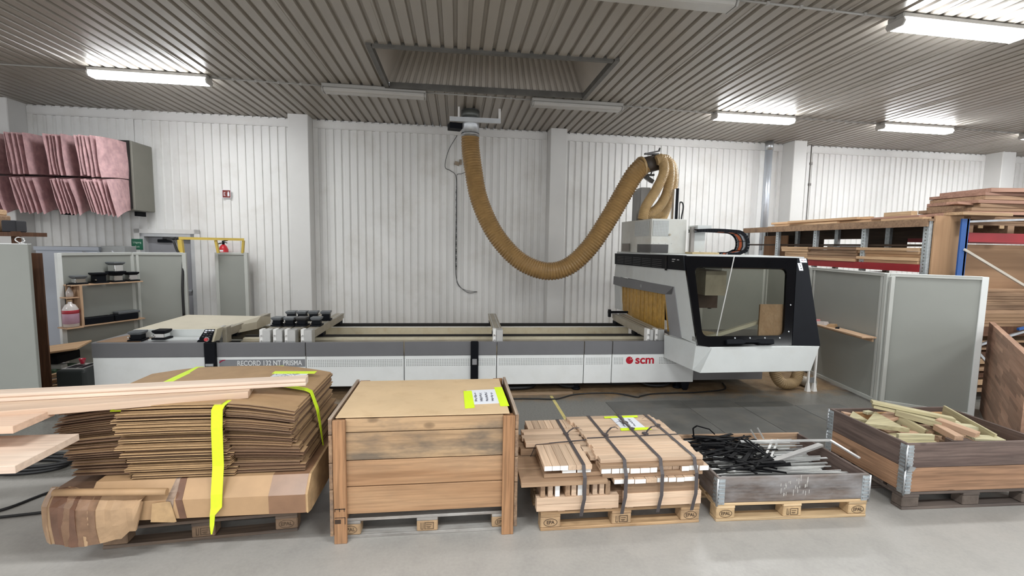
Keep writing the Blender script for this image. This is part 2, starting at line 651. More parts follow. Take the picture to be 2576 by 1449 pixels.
def corr_ceiling(bm, x0, x1, y0, y1, z, depth):
    pts = rib_xs(x0, x1, .155, .102, .012)
    pts = [(x0, pts[0][1])]+pts+[(x1, pts[-1][1])]
    a = [bm.verts.new((x, y0, z+h*depth)) for x, h in pts]
    b = [bm.verts.new((x, y1, z+h*depth)) for x, h in pts]
    for i in range(len(a)-1):
        bm.faces.new((a[i], b[i], b[i+1], a[i+1]))


m = MB()
corr_ceiling(m.bm, -15, 19, -8, SK[2], CZ, .034)
corr_ceiling(m.bm, -15, 19, SK[3], 10.4, CZ, .034)
corr_ceiling(m.bm, -15, SK[0], SK[2], SK[3], CZ, .034)
corr_ceiling(m.bm, SK[1], 19, SK[2], SK[3], CZ, .034)
ceil_o = m.build('ceiling', CEIL, kind='structure', fix=False)
# lap joints between the roof sheets
for k in range(-12, 18):
    x = k*.93+.066
    if SK[0]-.05 < x < SK[1]+.05:
        B('lap_joint', CEIL, ceil_o, x, x+.012, -8, SK[2], CZ-.004, CZ+.002)
    else:
        B('lap_joint', CEIL, ceil_o, x, x+.012, -8, 10.2, CZ-.004, CZ+.002)

# roof-light shaft: frame, corrugated inside walls leaning inwards, closed top
sh = empty('window_1', 'rectangular roof light shaft with a dark metal frame', 'roof light', (0, 0, 0))
del sh['category']
sh['kind'] = 'structure'
FR = paint('shaft_frame', (.11, .105, .095), .5, var=.2, scale=6)
x0, x1, y0, y1 = SK
for n_, b_ in (('frame_side', (x0-.05, x0+.012, y0-.07, y1+.07)), ('frame_side', (x1-.012, x1+.05, y0-.07, y1+.07)),
               ('frame_side', (x0+.02, x1-.02, y0-.05, y0+.012)), ('frame_side', (x0+.02, x1-.02, y1-.012, y1+.05))):
    B(n_, FR, sh, b_[0], b_[1], b_[2], b_[3], CZ-.03, CZ+.05)
H = 1.15
ins = .42


def shaft_wall(P, Q, Pt, Qt, n, pitch=.1):
    """ribbed wall between bottom edge PQ and top edge PtQt"""
    mb = MB()
    P, Q, Pt, Qt, n = map(Vector, (P, Q, Pt, Qt, n))
    L = (Q-P).length
    k = 0
    seq = []
    while k*pitch < L:
        for d, h in ((0, 0), (.05, 0), (.058, 1), (.092, 1)):
            seq.append((min(1, (k*pitch+d)/L), h))
        k += 1
    seq = [(min(1, t), h) for t, h in seq]+[(1, 0)]
    lo = [mb.bm.verts.new(P.lerp(Q, t)+n*.03*h) for t, h in seq]
    hi = [mb.bm.verts.new(Pt.lerp(Qt, t)+n*.03*h) for t, h in seq]
    for i in range(len(lo)-1):
        mb.bm.faces.new((lo[i], lo[i+1], hi[i+1], hi[i]))
    return mb.build('shaft_wall', SHAFT, sh, fix=False)


SHAFT = paint('shaft_sheet', (.46, .42, .37), .5, var=.06)
zb, zt = CZ+.05, CZ+H
shaft_wall((x0, y1, zb), (x1, y1, zb), (x0+ins, y1, zt), (x1-ins, y1, zt), (0, 1, 0))
shaft_wall((x0, y0, zb), (x1, y0, zb), (x0+ins, y0, zt), (x1-ins, y0, zt), (0, -1, 0))
shaft_wall((x0, y0, zb), (x0, y1, zb), (x0+ins, y0, zt), (x0+ins, y1, zt), (-1, 0, 0), .05)
shaft_wall((x1, y0, zb), (x1, y1, zb), (x1-ins, y0, zt), (x1-ins, y1, zt), (1, 0, 0), .05)
B('shaft_cover', SHAFT, sh, x0+ins-.06, x1-ins+.06, y0-.03, y1+.03, zt, zt+.03)

# ---- corrugated back wall with a door opening
DX0, DX1, DH = -5.90, -4.96, 2.14        # along the wall
m = MB()


def corr_wall(bm, x0, x1, z0, z1):
    pts = rib_xs(x0, x1, .146, .082, .008)
    pts = [(x0, pts[0][1])]+pts+[(x1, pts[-1][1])]
    a = [bm.verts.new((x, -.028*(1-h), z0)) for x, h in pts]
    b = [bm.verts.new((x, -.028*(1-h), z1)) for x, h in pts]
    for i in range(len(a)-1):
        bm.faces.new((a[i], a[i+1], b[i+1], b[i]))


corr_wall(m.bm, -14, DX0, 0, CZ)
corr_wall(m.bm, DX1, 18, 0, CZ)
corr_wall(m.bm, DX0, DX1, DH, CZ)
wall = m.build('wall_back', WHITE_WALL, kind='structure', fix=False, **WALL)
B('wall_backing', WHITE_WALL, wall, -14, DX0, .16, .2, 0, CZ)
B('wall_backing', WHITE_WALL, wall, DX1, 18, .16, .2, 0, CZ)
# columns and the white top trims between them
cols = [(-8.0, -7.60, .42), (-3.13, -2.77, .36), (1.86, 2.20, .34), (7.25, 7.56, .40), (12.65, 13.03, .40)]
for i, (a, b_, d) in enumerate(cols):
    c_ = B('trim_%d' % (i+1), COLUMN, None, a, b_, -d, .1, 0, CZ+.01, bevel=.01, kind='structure', **WALL)
    c_['label'] = ['square off-white column nearest the pink filters', 'square off-white column right of the yellow rail',
                   'square off-white column behind the amber hose', 'square off-white column beside the galvanised pipe',
                   'square off-white column above the lumber rack'][i]
edges = [-14]+[v for c_ in cols for v in (c_[0], c_[1])]+[18]
for i in range(0, len(edges), 2):
    t_ = MB().box(edges[i]+.005, edges[i+1]-.005, -.05, -.028, CZ-.16, CZ-.03).box(edges[i]+.005, edges[i+1]-.005, -.05, -.005, CZ-.17, CZ-.155)
    if i:
        t_.box(edges[i]+.003, edges[i]+.09, -.045, -.028, 0, CZ-.16)
    t_.box(edges[i+1]-.09, edges[i+1]-.003, -.045, -.028, 0, CZ-.16)
    t_.build('trim_%d' % (6+i//2), WHITE_WALL, kind='structure', **WALL)

# ---- door
dr = empty('door_1', 'grey steel exit door with a dark closer, set in the white wall', 'door', WALL['loc'], .03)
del dr['category']
dr['kind'] = 'structure'
dm = MB()
dm.box(DX0, DX0+.07, -.03, .16, 0, DH).box(DX1-.07, DX1, -.03, .16, 0, DH).box(DX0, DX1, -.03, .16, DH-.06, DH)
dm.build('door_frame', paint('door_frame_white', (.50, .51, .52), .4), dr)
dm = MB()
for (a, b_, h) in ((DX0-.09, DX0, DH+.08), (DX1, DX1+.1, DH+.08)):
    dm.box(a, b_, -.04, -.028, 0, h)
dm.box(DX0-.09, DX1+.1, -.04, -.028, DH, DH+.08)
dm.build('door_trim', WHITE_WALL, dr)
B('door_leaf', DOORGREY, dr, DX0+.07, DX1-.07, .10, .14, .01, DH-.06)
B('door_closer', BLACKM, dr, DX0+.25, DX0+.5, .05, .10, DH-.17, DH-.11, bevel=.008)
MB().bar((DX0+.45, .06, DH-.10), (DX0+.85, .04, DH-.10), .025, .02).build('closer_arm', BLACKM, dr)
MB().cyl((DX1-.14, .1, 1.05), (DX1-.14, .04, 1.05), .02).bar((DX1-.14, .045, 1.05), (DX1-.27, .045, 1.05), .02).build('door_handle', STEEL, dr)

# ---- lamps
def lamp(x, y, lit, label, rz=.04, L=1.52):
    t = empty('ceiling_lamp', label, 'lamp', (x, y, CZ), rz, 'fluorescent ceiling lamps')
    h = L/2
    B('housing', FIXT, t, -h, h, -.09, .09, -.055, -.002, bevel=.01)
    d = MB()
    prof = [(-.085, -.055), (-.098, -.085), (-.075, -.125), (.075, -.125), (.098, -.085), (.085, -.055)]
    d.prism([(-h+.02, y_, z_) for y_, z_ in prof], (L-.04, 0, 0))
    d.build('diffuser', LIT if lit else DIFF, t, bevel=.012)
    for s in (-1, 1):
        e = MB()
        e.prism([(s*(h-.02), y_*1.04, z_*1.0) for y_, z_ in prof], (s*.02, 0, 0))
        e.build('end_cap', FIXT if not lit else DIFF, t)
    return t


lamp(-4.30, 7.43, True, 'lit tube lamp above the wall of pink filters')
lamp(-1.24, 7.57, False, 'unlit tube lamp near the left end of the roof opening')
lamp(1.94, 7.72, False, 'unlit tube lamp near the right end of the roof opening')
lamp(5.17, 7.93, True, 'lit tube lamp above the galvanised pipe')
lamp(8.48, 8.05, True, 'lit tube lamp over the lumber rack, next to the frame edge lamp')
lamp(11.75, 8.2, True, 'lit tube lamp cut off by the frame above the stacked planks')
lamp(1.80, 4.32, False, 'unlit tube lamp with clear cover at the top edge of the photo')
lamp(5.10, 4.47, True, 'largest lit tube lamp in the upper right corner')
for (xa, ya, xb, yb) in ((-12, 7.1, -5.06, 7.40), (-3.54, 7.46, -2.0, 7.54), (-.48, 7.60, 1.18, 7.69), (2.7, 7.75, 4.41, 7.90), (5.93, 7.96, 7.72, 8.02), (9.24, 8.08, 10.98, 8.17), (2.56, 4.35, 4.34, 4.44)):
    p = MB().tube([(xa, ya, CZ-.026), (xb, yb, CZ-.026)], .011, 8)
    for k in range(1, 5):
        q = Vector((xa, ya, CZ-.026)).lerp(Vector((xb, yb, CZ-.026)), k/5)
        p.cbox(q, (.03, .03, .028))
    o = p.build('electrical_conduit', FIXT, None)
    nm = {-12: 'left of the lit lamp over the pink filters', -3.54: 'between the lit lamp and the first unlit lamp', -.48: 'between the two unlit lamps by the roof opening',
          2.7: 'between an unlit lamp and the lit lamp over the pipe', 5.93: 'between the two lit lamps at the back right', 9.24: 'running off to the lamp at the frame edge', 2.56: 'between the two lamps nearest the viewer'}[xa]
    tag(o, 'thin ceiling conduit '+nm, 'conduit', 'ceiling conduits')
# ================================================================ THE MACHINE
MC = empty('cnc_machine', 'long white and grey woodworking machine with a black windowed cabin, along the back wall', 'machine', (0, 6.27, 0), -.02)

# front skirt: white panels, grey fascia above, narrow joints
seams = [-4.54, -3.2, -1.955, -.69, .551, 1.764, 2.165, 3.37]
HOLE = paint('vent_hole', (.25, .26, .26), .7)
for i, (a, b_) in enumerate(zip(seams, seams[1:])):
    a2, b2 = a+.005, b_-.005
    p = B('front_panel', FRONTW, MC, a2, b2, 0, .03, .125, .535, bevel=.004)
    B('fascia', MGREY, MC, a2, b2, -.012, .03, .538, .722, bevel=.004)
    if i >= 2:
        x, xe = a2+.025, b2-.02
        vm = MB()
        k = 0
        while x < xe:
            if not (2.33 < x < 2.84):
                for r in range(5):
                    z = .395+r*.0205
                    vm.box(x, x+.011, -.0015, .001, z, z+.010)
            x += .0235
        vm.build('vent_holes', HOLE, p, kind='stuff')
B('front_panel', MSILVER, MC, 3.375, 4.45, .06, .09, .135, .60)
B('bed_base', DARK, MC, -4.5, 4.4, .1, 1.7, .14, .40)  # near black: the shade under the machine put into the base colour
for x in (-4.2, -2.6, -1.2, .2, 1.7, 3.2):
    f = MB().box(x-.03, x+.03, .12, .18, .03, .14).cyl((x, .15, 0), (x, .15, .03), .06, 14)
    f.build('machine_foot', BLACKM, MC)
f = MB().prism([(3.19, .02, .13), (3.33, .02, .13), (3.31, .02, .04), (3.29, .02, .0), (3.24, .02, .0), (3.22, .02, .04)], (0, .06, 0))
f.build('machine_foot', BLACKM, MC)

# name plate and logo
np_ = B('name_plate', paint('plate_grey', (.235, .24, .255), .4), MC, -3.03, -1.965, -.004, .0, .398, .50, label='grey name plate with white capitals')
meshtext('lettering', 'RECORD 132 NT PRISMA', .092, paint('letter_white', (.8, .81, .82), .5), np_, (-2.005, -.0045, .449), FRONT, .0008, 'RIGHT', bold=.0012, sx=.80)
MB().poly([(-3.03, -.006, .455), (-2.985, -.006, .485), (-2.955, -.006, .492), (-2.955, -.006, .502), (-2.99, -.006, .498), (-3.03, -.006, .472)]).build('swoosh', paint('plate_red', (.33, .0, .05), .5), np_)
REDL = paint('logo_red', (.50, .004, .022), .45)
lg = meshtext('logo', 'scm', .165, REDL, MC, (2.50, -.004, .452), FRONT, .0012, 'LEFT', bold=.004, sx=1.06)
lg['label'] = 'red letters and disc logo'
dm = MB()
R_ = .052
def cpt(a, r=R_): return (2.418+r*cos(a), -.004, .449+r*sin(a))
pts = [cpt(rad(d)) for d in range(70, 385, 12)]+[cpt(rad(25), .0)]
dm.prism(pts, (0, .003, 0))
dm.prism([cpt(rad(30), .046), cpt(rad(50), .052), cpt(rad(64), .046), cpt(rad(47), .008)], (0, .003, 0))
d_ = dm.build('logo_disc', REDL, MC)

# black latch posts on the front
for (a, b_, z0) in ((-3.185, -3.05, .30), (.197, .300, .13)):
    p = B('latch_post', BLACKM, MC, a, b_, -.055, -.005, z0, .735, bevel=.008)
    B('latch', STEEL if a < 0 else MSILVER, p, a+.02, b_-.02, -.075, -.054, .43 if a < 0 else .42, .465 if a < 0 else .50, bevel=.004)

# bed: inner rails and dusty trough
B('near_rail', CREAM, MC, -3.0, 2.95, .58, .66, .60, .665, bevel=.006)
B('rail_strip', DARK, MC, -3.0, 2.95, .66, .70, .655, .692)
B('rail_lip', ALUD, MC, -3.0, 2.95, .52, .585, .618, .632)
B('bed_wall', CREAMD, MC, -3.0, 2.95, .42, .45, .42, .61)
B('back_wall', CREAM, MC, -4.4, 2.95, 1.56, 1.66, .45, .655, bevel=.006)
B('back_strip', DARK, MC, -3.0, 2.95, 1.60, 1.70, .655, .690)
B('back_lip', PWHITE, MC, -3.0, 2.95, 1.545, 1.60, .64, .655)
B('trough', CREAMD, MC, -3.0, 2.95, .45, 1.58, .40, .45)

# left end: flat deck, hipped cream cover
B('end_deck', MSILVER, MC, -4.54, -3.2, .0, 1.7, .715, .728)
B('end_side', MWHITE, MC, -4.535, -4.50, .03, 1.7, .13, .715)
FL, FRt, BL, BR = (-4.24, .33), (-3.22, .33), (-4.3, 1.6), (-2.96, 1.45)
cv = MB()
b0 = [(*FL, .728), (*FRt, .728), (-2.96, .95, .728), (*BR, .728), (*BL, .728)]
t0 = [(*FL, .838), (*FRt, .832), (-2.96, .95, .835), (*BR, .835), (*BL, .838)]
bv = [cv.bm.verts.new(p) for p in b0]
tv = [cv.bm.verts.new(p) for p in t0]
ap = cv.bm.verts.new((-4.02, 1.18, .905))
ap2 = cv.bm.verts.new((-2.96, 1.10, .897))
for i in range(5):
    cv.bm.faces.new((bv[i], bv[(i+1) % 5], tv[(i+1) % 5], tv[i]))
cv.bm.faces.new((tv[0], tv[1], ap))
cv.bm.faces.new((tv[1], tv[2], ap2, ap))
cv.bm.faces.new((tv[2], tv[3], ap2))
cv.bm.faces.new((tv[3], tv[4], ap, ap2))
cv.bm.faces.new((tv[4], tv[0], ap))
cv.build('end_cover', paint('cover_cream', (.60, .55, .44), .45, var=.04, scale=5), MC)
B('cover_front', MWHITE, MC, -4.24, -3.2, .30, .328, .728, .838)
B('cover_sill', MWHITE, MC, -3.95, -3.2, .12, .30, .728, .745)

# slanted control panel
cp = MB().prism([(-3.30, .02, .728), (-3.10, .02, .728), (-3.05, .02, .90), (-3.19, .02, .90)], (0, .16, 0))
cpo = cp.build('control_panel', CREAM, MC, bevel=.004)
pl = MB().prism([(-3.30, .018, .73), (-3.125, .018, .73), (-3.075, .018, .897), (-3.19, .018, .897)], (0, -.008, 0))
plo = pl.build('panel_plate', BLACKM, cpo)
for r, (cols_, z) in enumerate((((1, 1, 1), .882), ((2, 0, 0), .858), ((0, 0, 0), .83), ((0, 0, 0), .803))):
    for k in range(3):
        x = -3.19+k*.038-(.885-z)*.55+.02
        c_ = [paint('button_dark', (.03, .03, .035), .35), PAPER, PAPER][cols_[k]]
        MB().box(x-.014, x+.014, .0, .01, z-.009, z+.009).build('button', c_, cpo)
MB().box(-3.29, -3.265, .0, .01, .762, .785).build('button', PAPER, cpo)
MB().cyl((-3.175, .012, .766), (-3.175, -.02, .766), .019, 16, r1=.022).build('stop_button', paint('stop_red', (.62, .06, .07), .4), cpo, label='red emergency stop button')
MB().cyl((-3.175, .012, .766), (-3.175, .004, .766), .03, 16).build('button_plate', ALU, cpo)

# cross beams with white end blocks and screws
for i, (xa, w) in enumerate(((-3.165, .10), (-2.555, .14), (-2.385, .12), (-2.24, .14), (-2.035, .145), (.50, .135), (2.68, .09), (2.80, .13))):
    y0 = .35 if i == 0 else .12
    bm_ = MB()
    wb = w*.86
    bm_.box(xa+.015, xa+.015+wb, y0+.05, 1.70, .775, .85).box(xa+.008, xa+.022+wb, y0+.05, 1.70, .842, .853)
    bm_.box(xa+.03, xa+wb, y0+.05, 1.70, .74, .775)
    beam = bm_.build('beam', ALUD if i else ALUD, MC)
    top = MB().box(xa+.02, xa+.03, y0+.05, 1.70, .853, .857).box(xa+.005+wb*.8, xa+.012+wb*.85, y0+.05, 1.7, .853, .857)
    top.build('beam_groove', ALU, beam)
    B('end_block', ALU if i else ALUD, beam, xa+.045, xa+w, y0-.07, y0+.06, .66, .874, bevel=.004)
    B('end_plate', PWHITE if i else ALU, beam, xa, xa+.042, y0-.055, y0+.05, .66, .88, bevel=.003)
    kn = MB()
    for z in (.73, .80):
        kn.cyl((xa+.02, y0-.055, z), (xa+.02, y0-.085, z), .011, 10)
    kn.build('clamp_screw', CHROME, beam)
    B('slide_carriage', BLACKM, beam, xa+.02, xa+w-.02, .60, .74, .69, .742)
    B('slide_carriage', BLACKM, beam, xa+.02, xa+w-.02, 1.52, 1.68, .69, .742)
MB().box(2.62, 2.66, 1.66, 1.72, .80, .93).box(2.62, 2.98, 1.70, 1.73, .86, .90).build('beam_stop', BLACKM, MC)

# ---------------------------------------------------------------- gantry cabin
KX = .4364
def D(x, z, off=0.0):
    """a point of the sloping cabin front"""
    return (x, -.30-(1.93-z)*KX-off*.9165, z+off*.4)


side = MB()
XL = 3.0
def yz(pts, mi=0, t=.04):
    side.prism([(XL, y, z) for y, z in pts], (t, 0, 0), mi)
yz([(-.345, 1.735), (2.55, 1.695), (2.60, 1.47), (-.02, 1.485), (-.05, 1.49)])
yz([(-.345, 1.735), (-.05, 1.49), (-.342, .834), (-.777, .834)])
yz([(2.60, 1.47), (2.24, 1.475), (2.15, .86), (2.50, .845)])
so = side.build('side_panel', MWHITE, MC)
sm = MB()
sm.prism([(XL-.012, y, z) for y, z in ((2.61, 1.455), (-.05, 1.492), (.0, 1.38), (.27, 1.355), (2.24, 1.295), (2.62, 1.30))], (.03, 0, 0))
sm.build('opening_trim', MGREY, MC)
sm = MB()
sm.prism([(XL-.012, y, z) for y, z in ((-.05, 1.492), (.22, 1.36), (-.045, .67), (-.30, .67), (-.30, .80), (-.345, .834))], (.03, 0, 0))
sm.build('opening_trim', MSILVER, MC)
vs = MB().prism([(XL-.02, -.30, 1.932), (XL-.02, 2.57, 1.90), (XL-.02, 2.55, 1.695), (XL-.02, -.365, 1.735)], (.05, 0, 0))
vso = vs.build('vent_strip', BLACKM, MC)
lm = MB()
for k in range(5):
    for j in range(5):
        y0 = 2.40-k*.42
        z = 1.735+j*.028
        lm.box(XL-.024, XL-.019, y0-.36, y0, z, z+.006)
lm.build('louvre_slats', paint('louvre_dark', (.045, .045, .047), .4), vso)
B('strip_divider', BLACK, vso, XL-.026, XL-.018, .18, .24, 1.705, 1.915)
for (y, z, s) in ((.02, 1.865, 'lettering'), (-.13, 1.862, 'lettering')):
    lmm = MB()
    for q in range(6 if y > 0 else 4):
        lmm.box(XL-.023, XL-.019, y-q*.018-.012, y-q*.018, z, z+.013)
        if q < 4 and y > 0:
            lmm.box(XL-.023, XL-.019, y-q*.018-.012, y-q*.018, z-.028, z-.016)
    lmm.build('small_print', paint('print_grey', (.4, .4, .4), .5), vso)
MB().box(XL-.016, XL-.012, 1.12, 1.2, 1.37, 1.42).build('type_badge', MSILVER, MC)
bd = MB()
for r in range(2):
    for q in range(3):
        bd.box(XL-.004, XL, -.655-q*.03, -.635-q*.03, .86+r*.03, .885+r*.03)
bd.build('warning_badge', paint('badge_grey', (.30, .30, .28), .5), MC)

# amber strip curtain hanging in the opening
n = 26
for k in range(n):
    y0 = 2.26-k*(2.26-.0)/n
    zt = 1.335+k*.045/n
    zb = .86-.18*k/n + random.uniform(-.012, .012)
    xo = XL+.03+(.006 if k % 2 else 0)
    lean = -.22 if k > 21 else -.04*(k/21)
    MB().prism([(xo, y0+.006, zt), (xo, y0-.092, zt), (xo+random.uniform(-.004, .006), y0-.094+lean*1.02, zb), (xo, y0+.006+lean, zb)], (.004, 0, 0)).build('curtain_strip', CURT, MC)

# cabin front: black frame around a rounded window, leaning forward to the bottom
def seg_hit(c, a, poly):
    dx, dz = cos(a), sin(a)
    best = None
    for i in range(len(poly)):
        x1, z1 = poly[i]
        x2, z2 = poly[(i+1) % len(poly)]
        ex, ez = x2-x1, z2-z1
        den = dx*ez-dz*ex
        if abs(den) < 1e-9:
            continue
        t = ((x1-c[0])*ez-(z1-c[1])*ex)/den
        u = ((x1-c[0])*dz-(z1-c[1])*dx)/den
        if t > 0 and -1e-6 <= u <= 1+1e-6 and (best is None or t > best):
            best = t
    return (c[0]+dx*best, c[1]+dz*best)


def round_poly(poly, r, n=6):
    out = []
    for i in range(len(poly)):
        p0, p, p1 = Vector(poly[i-1]), Vector(poly[i]), Vector(poly[(i+1) % len(poly)])
        a = p+(p0-p).normalized()*r
        b = p+(p1-p).normalized()*r
        for k in range(n+1):
            t = k/n
            q = a*(1-t)**2+p*2*t*(1-t)+b*t*t
            out.append((q.x, q.y))
    return out


outer = [(3.0, 1.925), (4.585, 1.92), (4.245, .826), (3.175, .803), (3.0, .832)]
inner = round_poly([(3.115, 1.785), (4.412, 1.778), (4.17, .942), (3.08, .932)], .085)
ctr = (3.72, 1.35)
angs = sorted(set([math.atan2(z-ctr[1], x-ctr[0]) for x, z in inner+outer]))
fo = [seg_hit(ctr, a, outer) for a in angs]
fi = [seg_hit(ctr, a, inner) for a in angs]
fm = MB()
V = {}
for nm, loop, off in (('of', fo, .0), ('if', fi, .0), ('ob', fo, -.04), ('ib', fi, -.04)):
    V[nm] = [fm.bm.verts.new(D(x, z, off)) for x, z in loop]
N = len(angs)
for i in range(N):
    j = (i+1) % N
    fm.bm.faces.new((V['of'][i], V['of'][j], V['if'][j], V['if'][i]))
    fm.bm.faces.new((V['ob'][i], V['ib'][i], V['ib'][j], V['ob'][j]))
    fm.bm.faces.new((V['of'][i], V['ob'][i], V['ob'][j], V['of'][j]))
    fm.bm.faces.new((V['if'][i], V['if'][j], V['ib'][j], V['ib'][i]))
door_o = fm.build('cabin_door', BLACK, MC)
gm = MB()
gm.poly([D(x, z, -.018) for x, z in inner])
gm.build('door_glass', glass('cabin_glass', (.80, .80, .74)), door_o)
wm = MB()
wl = [(4.588, 1.918), (4.735, 1.916), (4.63, .815), (4.25, .826)]
wm.hexa([D(x, z, -.03) for x, z in wl], [D(x, z, .004) for x, z in wl])
wm.build('cabin_wing', BLACKM, MC)
hm_ = MB()
hl = [(3.36, .885), (3.40, .89), (3.56, .89), (3.58, .882), (3.76, .882), (3.78, .89), (3.96, .89), (3.99, .885), (3.985, .832), (3.80, .832), (3.77, .846), (3.61, .846), (3.58, .832), (3.36, .832)]
hm_.hexa([D(x, z, .0) for x, z in hl], [D(x, z, .05) for x, z in hl])
hm_.build('door_handle', BLACKM, door_o, bevel=.006)
bm_ = MB()
for (x, z) in ((4.345, 1.31), (4.24, .985), (4.10, .91), (3.9, .91), (3.7, .91), (3.5, .91)):
    p = Vector(D(x, z, .0))
    q = Vector(D(x, z, .008))
    bm_.cyl(p, q, .009, 8)
bm_.build('door_screws', STEEL, door_o)
for (x, z, w, h, r_) in ((4.665, 1.885, .10, .055, True), (4.605, 1.80, .058, .10, False)):
    l_ = MB()
    l_.hexa([D(x-w/2, z-h/2, .005), D(x+w/2, z-h/2, .005), D(x+w/2, z+h/2, .005), D(x-w/2, z+h/2, .005)],
            [D(x-w/2, z-h/2, .007), D(x+w/2, z-h/2, .007), D(x+w/2, z+h/2, .007), D(x-w/2, z+h/2, .007)])
    lo = l_.build('sticker', PAPER, MC)
    pm_ = MB()
    for (dx, dz, a, b_) in (((-.03, .0, .022, .007), (.012, .0, .03, .007)) if r_ else ((-.012, .03, .02, .006), (-.004, -.028, .016, .012), (-.002, .0, .008, .022))):
        pm_.hexa([D(x+dx, z+dz, .0071), D(x+dx+a, z+dz, .0071), D(x+dx+a, z+dz+b_, .0071), D(x+dx, z+dz+b_, .0071)],
                 [D(x+dx, z+dz, .0078), D(x+dx+a, z+dz, .0078), D(x+dx+a, z+dz+b_, .0078), D(x+dx, z+dz+b_, .0078)])
    pm_.build('sticker_print', INK, lo)
    if r_:
        meshtext('sticker_mark', 'X', .03, RED, lo, D(x-.004, z-.004, .009), (pi/2-.41, 0, 0), .0004, 'CENTER')

# cabin roof, back rail, white skirt below the door
B('cabin_roof', MWHITE, MC, 3.0, 4.72, -.27, 2.5, 1.905, 1.935)
sk = MB()
bot = [(2.905, -.03, .490), (2.985, -.70, .490), (3.02, -.835, .490), (4.49, -.835, .50), (4.49, -.05, .50)]
top = [(2.89, -.03, .815), (2.995, -.745, .835), (3.18, -.80, .803), (4.615, -.80, .812), (4.615, -.05, .812)]
sk.hexa(bot, top)
sk.build('cabin_skirt', MWHITE, MC, bevel=.004)
B('gantry_beam', ALUD, MC, 3.42, 3.72, -.1, 2.5, 1.38, 1.72)
B('gantry_cover', MWHITE, MC, 3.06, 3.42, .2, 2.5, 1.56, 1.90)
B('spindle_plate', MWHITE, MC, 3.75, 4.02, .55, .75, 1.42, 1.84)
MB().cyl((3.88, .6, 1.42), (3.88, .6, 1.18), .055, 16).cyl((3.88, .6, 1.18), (3.88, .6, 1.10), .03, 12).build('spindle', STEEL, MC)
B('inner_guard', paint('guard_brown', (.075, .045, .035), .6, var=.3), MC, 3.10, 3.12, .25, 2.1, .95, 1.5)
B('inner_flap', MATS['guard_brown'], MC, 3.14, 3.80, .24, .25, 1.16, 1.44)
B('inner_deck', paint('inner_deck', (.20, .19, .18), .6, var=.2), MC, 3.0, 4.5, -.72, .3, .80, .83)
MB().hexa([(3.06, -.62, .83), (3.38, -.62, .83), (3.60, -.2, .83), (3.10, -.1, .83)], [(3.09, -.6, .92), (3.30, -.58, .90), (3.50, -.25, .90), (3.13, -.15, .93)]).build('sawdust_heap', paint('sawdust', (.55, .46, .32), .95, var=.15, scale=20, bmp=.4), MC, bevel=.03, seg=2)
MB().bar((3.16, -.60, .87), (4.02, -.52, 1.10), .05, .045).build('clear_bar', paint('pale_bar', (.66, .63, .52), .4), MC)
MB().tube([D(3.685, 1.93, .02), D(3.60, 1.72, .012), D(3.26, .935, .012)], .007, 6).build('door_wire', paint('wire_grey', (.6, .6, .58), .3), MC)

# white machine housing on top, mesh vents and dark inspection windows
hb = MB()
pl_ = [(3.06, 1.0), (3.64, 1.0), (3.64, 2.35), (3.05, 2.35), (3.0, 2.28), (3.02, 1.72)]
hb.hexa([(x, y, 1.935) for x, y in pl_], [(x, y, 2.485) for x, y in pl_])
hbo = hb.build('head_housing', paint('housing_white', (.64, .64, .60), .4, var=.06, scale=4, dirt=(.50, .42, .30), dirt_amt=.25), MC, bevel=.006)
VB = paint('vent_dark', (.20, .19, .17), .6)
B('vent_back', VB, hbo, 3.085, 3.335, .992, .998, 2.215, 2.455)
g = MB()
for k in range(19):
    g.box(3.085+k*.0139-.003, 3.085+k*.0139+.003, .988, .993, 2.212, 2.458)
    z = 2.215+k*.0133
    g.box(3.082, 3.338, .987, .993, z-.003, z+.003)
g.build('vent_mesh', MWHITE, hbo, kind='stuff')
lv = MB()
lv.prism([(3.058-.038*(y-1.0)/.72-.004, y, z) for y, z in ((1.09, 2.215), (1.62, 2.215), (1.62, 2.455), (1.09, 2.455))], (.003, 0, 0))
lv.build('vent_back', VB, hbo)
g = MB()
fx = lambda y: 3.058-.04*(y-1.0)/.72
for k in range(20):
    y = 1.09+k*.0279
    g.box(fx(y)-.009, fx(y)-.004, y-.006, y+.006, 2.212, 2.458)
    z = 2.215+k*.0126
    g.prism([(fx(1.09)-.009, 1.085, z-.003), (fx(1.62)-.009, 1.625, z-.003), (fx(1.62)-.009, 1.625, z+.003), (fx(1.09)-.009, 1.085, z+.003)], (.004, 0, 0))
g.build('vent_mesh', MWHITE, hbo, kind='stuff')
B('window_dark', paint('smoked_window', (.055, .052, .05), .2), hbo, 3.058, 3.345, .985, .999, 1.945, 2.078, bevel=.004)
MB().prism([(fx(1.0)-.008, 1.0, 1.945), (fx(1.5)-.008, 1.5, 1.945), (fx(1.5)-.008, 1.5, 2.078), (fx(1.0)-.008, 1.0, 2.078)], (.006, 0, 0)).build('window_dark', MATS['smoked_window'], hbo)
MB().prism([(3.0, 1.82, 1.95), (3.0, 2.2, 1.95), (3.0, 2.2, 2.09), (3.0, 1.82, 2.09)], (-.008, 0, 0)).build('window_brown', paint('brown_window', (.16, .135, .11), .4), hbo)
bm_ = MB()
for x in (3.10, 3.19, 3.30, 3.40):
    bm_.cyl((x, .999, 2.095), (x, .99, 2.095), .005, 8)
bm_.build('housing_screws', STEEL, hbo)
MB().cyl((3.36, 1.0, 2.235), (3.36, .975, 2.235), .017, 12).build('housing_lock', ALUD, hbo)
B('side_bracket', paint('bracket_grey', (.30, .28, .26), .4, .3), MC, 3.665, 3.72, .88, .95, 1.935, 2.36)
B('chain_plate', MWHITE, MC, 3.725, 3.93, .95, .98, 1.98, 2.29)
B('chain_shelf', MWHITE, MC, 3.725, 3.95, .80, 1.12, 2.325, 2.385)
